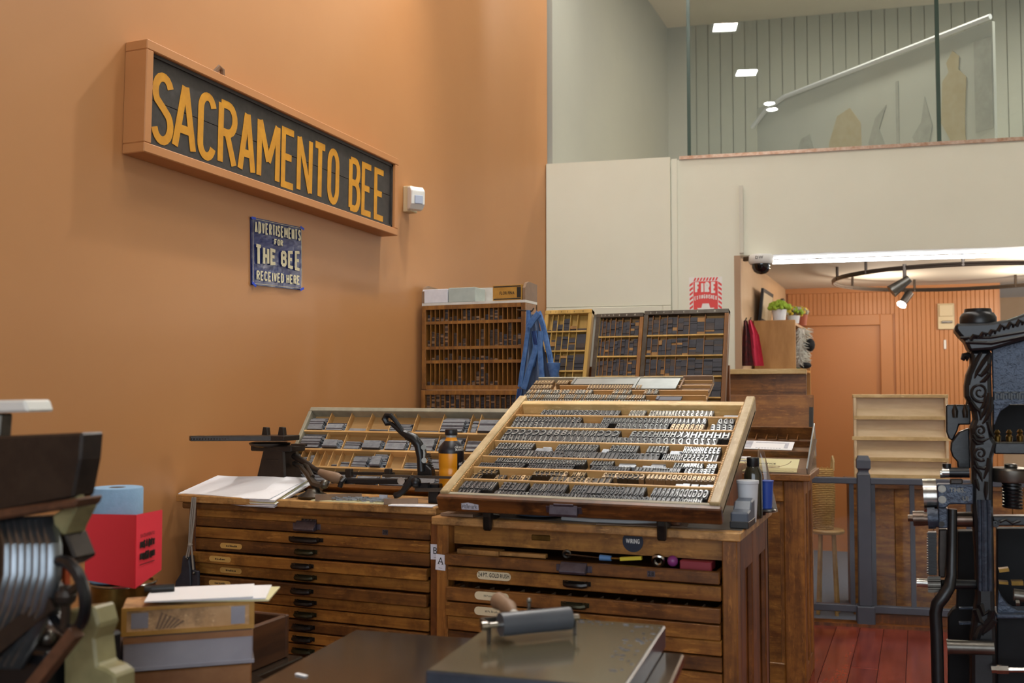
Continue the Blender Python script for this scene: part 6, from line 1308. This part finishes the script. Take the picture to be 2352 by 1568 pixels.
m=MB(); m.bar(Z3(610,1105,.1),Z3(720,1105,.1),.02,.006); m.bar(Z3(610,990,.1),Z3(720,990,.1),.02,.004); m.build('step_bars',M_['ironp'],pr)
ext('rear_column',[(2100,380),(2240,380),(2240,3400),(2100,3400)],.11,'ironm',f=Z3,dy=.5)

# ================================================================== FOREGROUND
# ink table with slab and brayer
TM=T((-.82,1.75,0))@RZ(R(6))
tb=thing('ink_table','dark glossy table under the ink slab in the foreground','table',(-.82,1.75,0))
MB(TM).box(-.36,.39,-.75,.30,.925,.95).build('table_top',M_['tabletop'],tb,bevel=.004)
for x,y in ((-.31,-.7),(.33,-.7),(-.31,.24),(.33,.24)): MB(TM).box(x-.03,x+.03,y-.03,y+.03,0,.925).build('leg',M_['oakr'],tb,bevel=.004)
MB(TM).box(-.31,.33,.25,.27,.83,.925).build('apron_board',M_['oakr'],tb)
IM=T((-.668,1.865,.951))@RZ(R(5)); 
sl=thing('ink_slab','olive glossy ink slab with steel edge on the dark table','ink slab',(-.668,1.865,.951))
m=MB(IM); m.box(-.18,.18,-.235,.235,0,.047); m.build('slab_body',M_['slabedge'],sl,bevel=.003)
MB(IM).box(-.176,.176,-.231,.231,.047,.0485).build('slab_top',M_['stone'],sl)
m=MB(IM); random.seed(12)
for i in range(60): m.ball((random.uniform(.12,.172) if i<40 else random.uniform(-.05,.17),random.uniform(-.15,.225) if i<40 else random.uniform(.19,.225),.0485),(random.uniform(.002,.008),random.uniform(.002,.006),.0012),6)
o=m.build('dried_ink',M_['slabedge'],sl); o['kind']='stuff'
by=thing('brayer','grey rubber brayer roller resting on the ink slab','brayer',(-.77,2.0,1.0))
zc=1.0+.034; a=at_Z(1149,1434,zc); b=at_Z(1308,1419,zc); ax=(b-a).normalized(); r=.023
m=MB(); m.cyl(a,b,r,n=28); m.build('roller',M_['rubber'],by,smooth=True)
MB().cyl(a-ax*.035,a,.006,n=12).cyl(a-ax*.04,a-ax*.028,.009,n=14).build('axle',M_['steel'],by,smooth=True); MB().cyl(b,b+ax*.02,.007,n=12).build('axle',M_['steel'],by,smooth=True)
fn=Vector((0,0,-1)); hd=Vector((-ax.y,ax.x,0))
m=MB()
for e in (a-ax*.024,b+ax*.012): m.bar(e+Vector((0,0,.006)),Vector((e.x,e.y,1.0)),.006,.008)
for e in (a-ax*.024,b+ax*.012): m.bar(e,e+hd*.045+Vector((0,0,.0)),.006,.01)
m.bar(a-ax*.024+hd*.045,b+ax*.012+hd*.045,.008,.012); m.build('frame',M_['steeld'],by)
mid=(a+b)/2-ax*.02; m=MB(); m.cyl(mid+hd*.045,mid+hd*.075+Vector((0,0,.003)),.012,.009,14); m.build('ferrule',M_['white'],by,smooth=True)
m=MB(); m.tube([mid+hd*.07+Vector((0,0,.003)),mid+hd*.095+Vector((0,0,.008)),mid+hd*.13+Vector((0,0,.012)),mid+hd*.155+Vector((0,0,.012)),mid+hd*.165+Vector((0,0,.012))],[.010,.018,.016,.019,.008],14); m.build('wood_grip',M_['browns'],by,smooth=True)
m=MB(); p=(a+b)/2+ax*.005+hd*.045; m.cyl(p+Vector((0,0,0)),p+Vector((0,0,.03)),.004,n=8); m.ball(p+Vector((0,0,.032)),.006,8); m.build('rest_pin',M_['steeld'],by,smooth=True)
m=MB(TM@T((-.2,-.14,.951))@RZ(R(10))); m.box(-.03,.02,-.018,.018,0,.002); tag(m.build('paper_scrap',M_['paper']),'white paper scrap on the dark glossy table','paper')
m=MB(TM@T((-.30,-.07,.951))@RZ(R(-20))); m.box(-.014,.014,-.004,.004,0,.002); tag(m.build('paper_scrap',M_['paper']),'tiny white paper scrap near the left edge of dark table','paper')
# left work table with boxes
TZ=.82
wt=thing('work_table','dark wooden side table under boxes and machine at left','table',(-1.75,1.5,0))
MB().prism([(-2.40,.75,TZ-.03),(-1.31,.75,TZ-.03),(-1.33,1.88,TZ-.03),(-1.42,1.98,TZ-.03),(-1.47,2.0,TZ-.03),(-1.47,2.19,TZ-.03),(-2.40,2.19,TZ-.03)],(0,0,.03)).build('table_top',M_['tabletop'],wt,bevel=.003)
for x,y in ((-2.35,.8),(-1.37,.8),(-2.35,2.06),(-1.5,2.06)): MB().box(x-.03,x+.03,y-.03,y+.03,0,TZ-.03).build('leg',M_['oakr'],wt)
Lp=at_Y(279,1400,1.70); Rp=at_Y(584,1400,1.875); bdir=Rp-Lp; bdir.z=0; BW_=bdir.length
BXM=T((Lp.x,Lp.y,0))@RZ(math.atan2(bdir.y,bdir.x)); zv=lambda v:at_Y(430,v,1.785).z
for v0,v1,x0,x1,mt,lb,nm in ((1388,1452,0,BW_,'lith','cigar box with printed scene, top of the foreground stack','cigar_box'),(1455,1532,.004,BW_-.002,'greybox','grey tin box in the middle of the foreground stack','tin_box'),(1536,None,.02,BW_-.004,'brownbox','brown wooden box at the bottom of the foreground stack','wooden_box')):
    z1=zv(v0); z0=zv(v1) if v1 else TZ+.001; dp=.12
    t=thing(nm,lb,'box',BXM@Vector(((x0+x1)/2,.06,z0))); MB(BXM).box(x0,x1,0,dp,z0,z1).build('body',M_[mt],t,bevel=.003)
    if mt=='lith':
        for q in ((x0,x1,z0,z0+.009),(x0,x1,z1-.007,z1),(x0,x0+.011,z0+.009,z1-.007),(x1-.011,x1,z0+.009,z1-.007)): MB(BXM).box(q[0],q[1],-.003,0,q[2],q[3]).build('paper_border',M_['tan'],t)
        MB(BXM).box(x0+.02,x0+.055,-.0012,0,z0+.015,z1-.012).build('printed_block',M_['greybox'],t); MB(BXM).box(x1-.05,x1-.02,-.0012,0,z0+.012,z1-.01).build('printed_block',M_['greybox'],t)
        for i in range(6): m=MB(BXM); m.prism([(x0+.07+i*.007,-.0012,z0+.012),(x0+.074+i*.007,-.0012,z0+.012),(x0+.086+i*.009,-.0012,z1-.015-i*.004),(x0+.081+i*.009,-.0012,z1-.013-i*.004)],(0,.0012,0)); m.build('printed_leaf',M_['browns'],t)
    if mt=='greybox':
        MB(BXM).box(x0-.003,x1+.003,-.004,dp+.004,z0,z0+.007).build('base_lip',M_['greybox'],t); MB(BXM).box(x0,x1,-.002,0,z1-.014,z1).build('lid_edge',M_['brownbox'],t)
t=thing('card_box','pale open card box left of the foreground stack','box',BXM@Vector((-.04,.05,TZ))); MB(BXM).box(-.07,-.002,0,.1,TZ+.001,zv(1474)).build('body',M_['paperg'],t,bevel=.002); MB(BXM).box(-.06,-.02,-.003,0,zv(1530),zv(1500)).build('dark_slot',M_['ink'],t)
cf=at_Y(665,1410,2.17); ctz=cf.z; cx1=cf.x
ct=thing('wooden_crate','dark wooden crate behind the foreground boxes','crate',(cx1-.15,2.0,TZ))
for (x0,x1,y0,y1) in ((cx1-.25,cx1,1.99,2.005),(cx1-.25,cx1,2.155,2.17),(cx1-.25,cx1-.235,2.005,2.155),(cx1-.015,cx1,2.005,2.155)): MB().box(x0,x1,y0,y1,TZ+.001,ctz).build('crate_side',M_['crate'],ct,bevel=.003)
MB().box(cx1-.235,cx1-.015,2.005,2.155,TZ+.001,TZ+.015).build('crate_bottom',M_['crate'],ct)
z1=zv(1388)
for i,(x,y,r,mt,dz_,lb) in enumerate(((.165,.075,-3,'paper',.009,'topmost white paper sheet on the foreground box stack'),(.20,.08,-8,'paper',.005,'white paper sheet under the topmost one, foreground box stack'),(.215,.085,-13,'paperc',.001,'cream paper sheet lowest on the foreground box stack'))):
    m=MB(BXM@T((x,y,z1+dz_))@RZ(R(r))); m.box(-.115,.115,-.08,.07,0,.003); tag(m.build('paper_sheet',M_['paper' if mt=='paper' else 'paperc']),lb,'paper')
m=MB(BXM); m.cyl((.055,.10,z1+.02),(.105,.10,z1+.02),.009,n=12); t=thing('marker_pen','black marker pen lying left of the white papers','pen',BXM@Vector((.08,.1,z1+.01))); m.build('barrel',M_['blackp'],t,smooth=True); MB(BXM).cyl((.04,.10,z1+.02),(.055,.10,z1+.02),.0075,n=12).build('pen_cap',M_['ink'],t,smooth=True)
# brass can, paper towel roll, red leaflet
YC=1.95; cz=at_Y(285,1350,YC-.07).z; cc0=at_Y(284,1350,YC)
cc=Vector((cc0.x,YC,TZ)); hc_=cz-TZ
t=thing('brass_can','dull brass can under the blue paper roll','can',cc); m=MB(); m.lathe([(.073,0),(.075,.004),(.075,hc_-.006),(.078,hc_-.004),(.078,hc_),(.07,hc_),(.068,hc_-.006)],cc,32); m.build('can_body',M_['brass'],t,smooth=True); m=MB(); m.ring(cc+Vector((0,0,hc_-.003)),(0,0,1),.0765,.003,32,6); m.build('can_rim',M_['steel'],t,smooth=True)
rc0=at_Y(269,1130,YC); rh=rc0.z-cz+.012
rc_=Vector((rc0.x,YC,cz+.0005)); t=thing('paper_towel_roll','light blue paper towel roll standing on the brass can','paper roll',rc_); m=MB(); n=36
prof=[(.060,0),(.062,.003),(.062,rh-.003),(.060,rh),(.021,rh),(.020,rh-.025)]; m.lathe(prof,rc_,n); m.build('roll',M_['bluep'],t,smooth=True); m=MB(); m.lathe([(.020,.0),(.020,rh-.0005),(.0175,rh-.0005),(.0175,rh-.025)],rc_,24); m.build('core',M_['browns'],t,smooth=True)
t=thing('red_leaflet','red folded leaflet with HISTORY MUSEUM print leaning on the paper roll','leaflet',(rc_.x,YC-.07,cz))
A_=at_Y(197,1180,1.89); B_=at_Y(313,1184,1.85); C_=at_Y(373,1170,1.97); z0=at_Y(313,1352,1.85).z
def leaf_(name,p,q,z0a,z0b,z1a,z1b): 
    m=MB(); m.add([(p.x,p.y,z0a),(q.x,q.y,z0b),(q.x,q.y,z1b),(p.x,p.y,z1a)],[(0,1,2,3)]); n=Vector((q.y-p.y,-(q.x-p.x),0)).normalized()*.0012
    m.add([(p.x-n.x,p.y-n.y,z0a),(q.x-n.x,q.y-n.y,z0b),(q.x-n.x,q.y-n.y,z1b),(p.x-n.x,p.y-n.y,z1a)],[(3,2,1,0)]); m.build(name,M_['redpaper'],t)
leaf_('left_leaf',A_,B_,z0,z0,A_.z,B_.z+.002); leaf_('right_leaf',B_,C_,z0,z0+.022,B_.z+.002,C_.z)
d_=(C_-B_); d_.z=0; wl=d_.length; ang=math.atan2(d_.y,d_.x)
LMx=T((B_.x,B_.y,z0))@RZ(ang)@T((0,-.001,0))@FACE_BACK
m=MB(LMx); hz=B_.z-z0
m.stext('HISTORY',wl*.42,hz*.52,hz*.12,.006,.0004,0,total=wl*.56,wf=.5,gap=.1); m.stext('MUSEUM',wl*.42,hz*.36,hz*.12,.0065,.0004,0,total=wl*.56,wf=.5,gap=.1)
m.text('SACRAMENTO',wl*.42,hz*.68,hz*.05,.0004,total=wl*.54); m.box(wl*.14,wl*.7,hz*.30,hz*.31,0,.0004); m.build('print',M_['ink'],t)
# blurred machine at the left edge
YM=1.28
mc=thing('small_press_machine','dark iron machine with curved grey ribs and hand wheel at left edge','machine',(-1.5,YM+.1,TZ))
def Q(x,y,dy=0): return at_Y(x/2.279,880+y/2.279,YM+dy)
def ex2(name,pts,dep,mat,dy=0,bevel=.004): m=MB(); m.prism([Q(x,y,dy) for x,y in pts],(0,dep,0)); return m.build(name,M_[mat],mc,bevel=bevel)
ex2('hopper_plate',[(-200,285),(430,258),(418,400),(378,600),(-200,705)],.05,'ironb'); ex2('rusty_lip',[(-200,690),(405,600),(385,650),(-200,745)],.06,'ironr',-.01)
ex2('pale_plate',[(-150,92),(125,86),(145,150),(-150,158)],.06,'white',.02); ex2('plate_post',[(-60,158),(0,158),(-10,290),(-60,290)],.03,'steeld',.03)
for i in range(7):
    x=15+i*38; m=MB(); m.tube([Q(x+15,715,.03),Q(x+42,850,-.01),Q(x+38,1000,-.02),Q(x-5,1180,-.02),Q(x-75,1340,-.01),Q(x-150,1480,.0)],[.0125]*6,10,flat=.6); m.build('curved_rib',M_['grib'],mc,smooth=True)
ex2('rib_backing',[(-200,720),(300,690),(290,900),(200,1150),(60,1400),(-200,1400)],.04,'ironb',.07)
c=Q(345,1110,-.01); m=MB(); m.ring(c,(.25,1,.1),.058,.010,32,8); m.build('wheel_rim',M_['iron'],mc,smooth=True)
m=MB(); 
for a in (30,150,270): m.bar(c,c+Vector((.055*math.cos(R(a)),-.012*math.cos(R(a)),.055*math.sin(R(a)))),.012,.01)
m.ball(c,.018,12); m.build('wheel_spokes',M_['ironb'],mc)
m=MB(); p=Q(333,1020,.02); m.box(p.x-.004,p.x+.004,p.y,p.y+.01,p.z-.02,p.z+.02); m.build('orange_tab',M_['rust'],mc)
m=MB(); m.ball(Q(285,1218,.01),.016,10); m.build('pale_knob',M_['pot'],mc,smooth=True)
m=MB(); m.ball(Q(398,590,.02),(.014,.014,.014),12); m.build('cream_knob',M_['olive'],mc,smooth=True)
ex2('upper_bracket',[(270,690),(350,640),(395,600),(400,650),(345,760),(330,800),(280,780)],.05,'olive',.02)
ex2('side_bracket',[(270,790),(340,780),(395,920),(330,960),(270,960)],.05,'ironb',.03)
ex2('lower_frame',[(-200,1250),(130,1240),(330,1330),(320,1800),(-200,1800)],.08,'iron',.06)
ex2('olive_frame',[(330,1190),(490,1170),(515,1270),(490,1340),(505,1480),(560,1500),(600,1530),(600,1650),(330,1650)],.05,'olive',.05)
m=MB(); m.bar(Q(130,1640,-.03),Q(400,1300,-.03),.02,.02); m.build('belt',M_['ironr'],mc); m=MB(); m.bar(Q(-40,1400,-.02),Q(300,1130,-.01),.03,.03); m.build('belt',M_['ironb'],mc)
m=MB(); m.ball(Q(250,1330,.02),.014,10); m.build('steel_knob',M_['steeld'],mc,smooth=True)
p=Q(100,1500,.1); MB().box(p.x-.15,p.x+.15,YM+.02,YM+.2,TZ+.001,1.05).build('base',M_['iron'],mc,bevel=.006)
print('objects',len(bpy.data.objects))
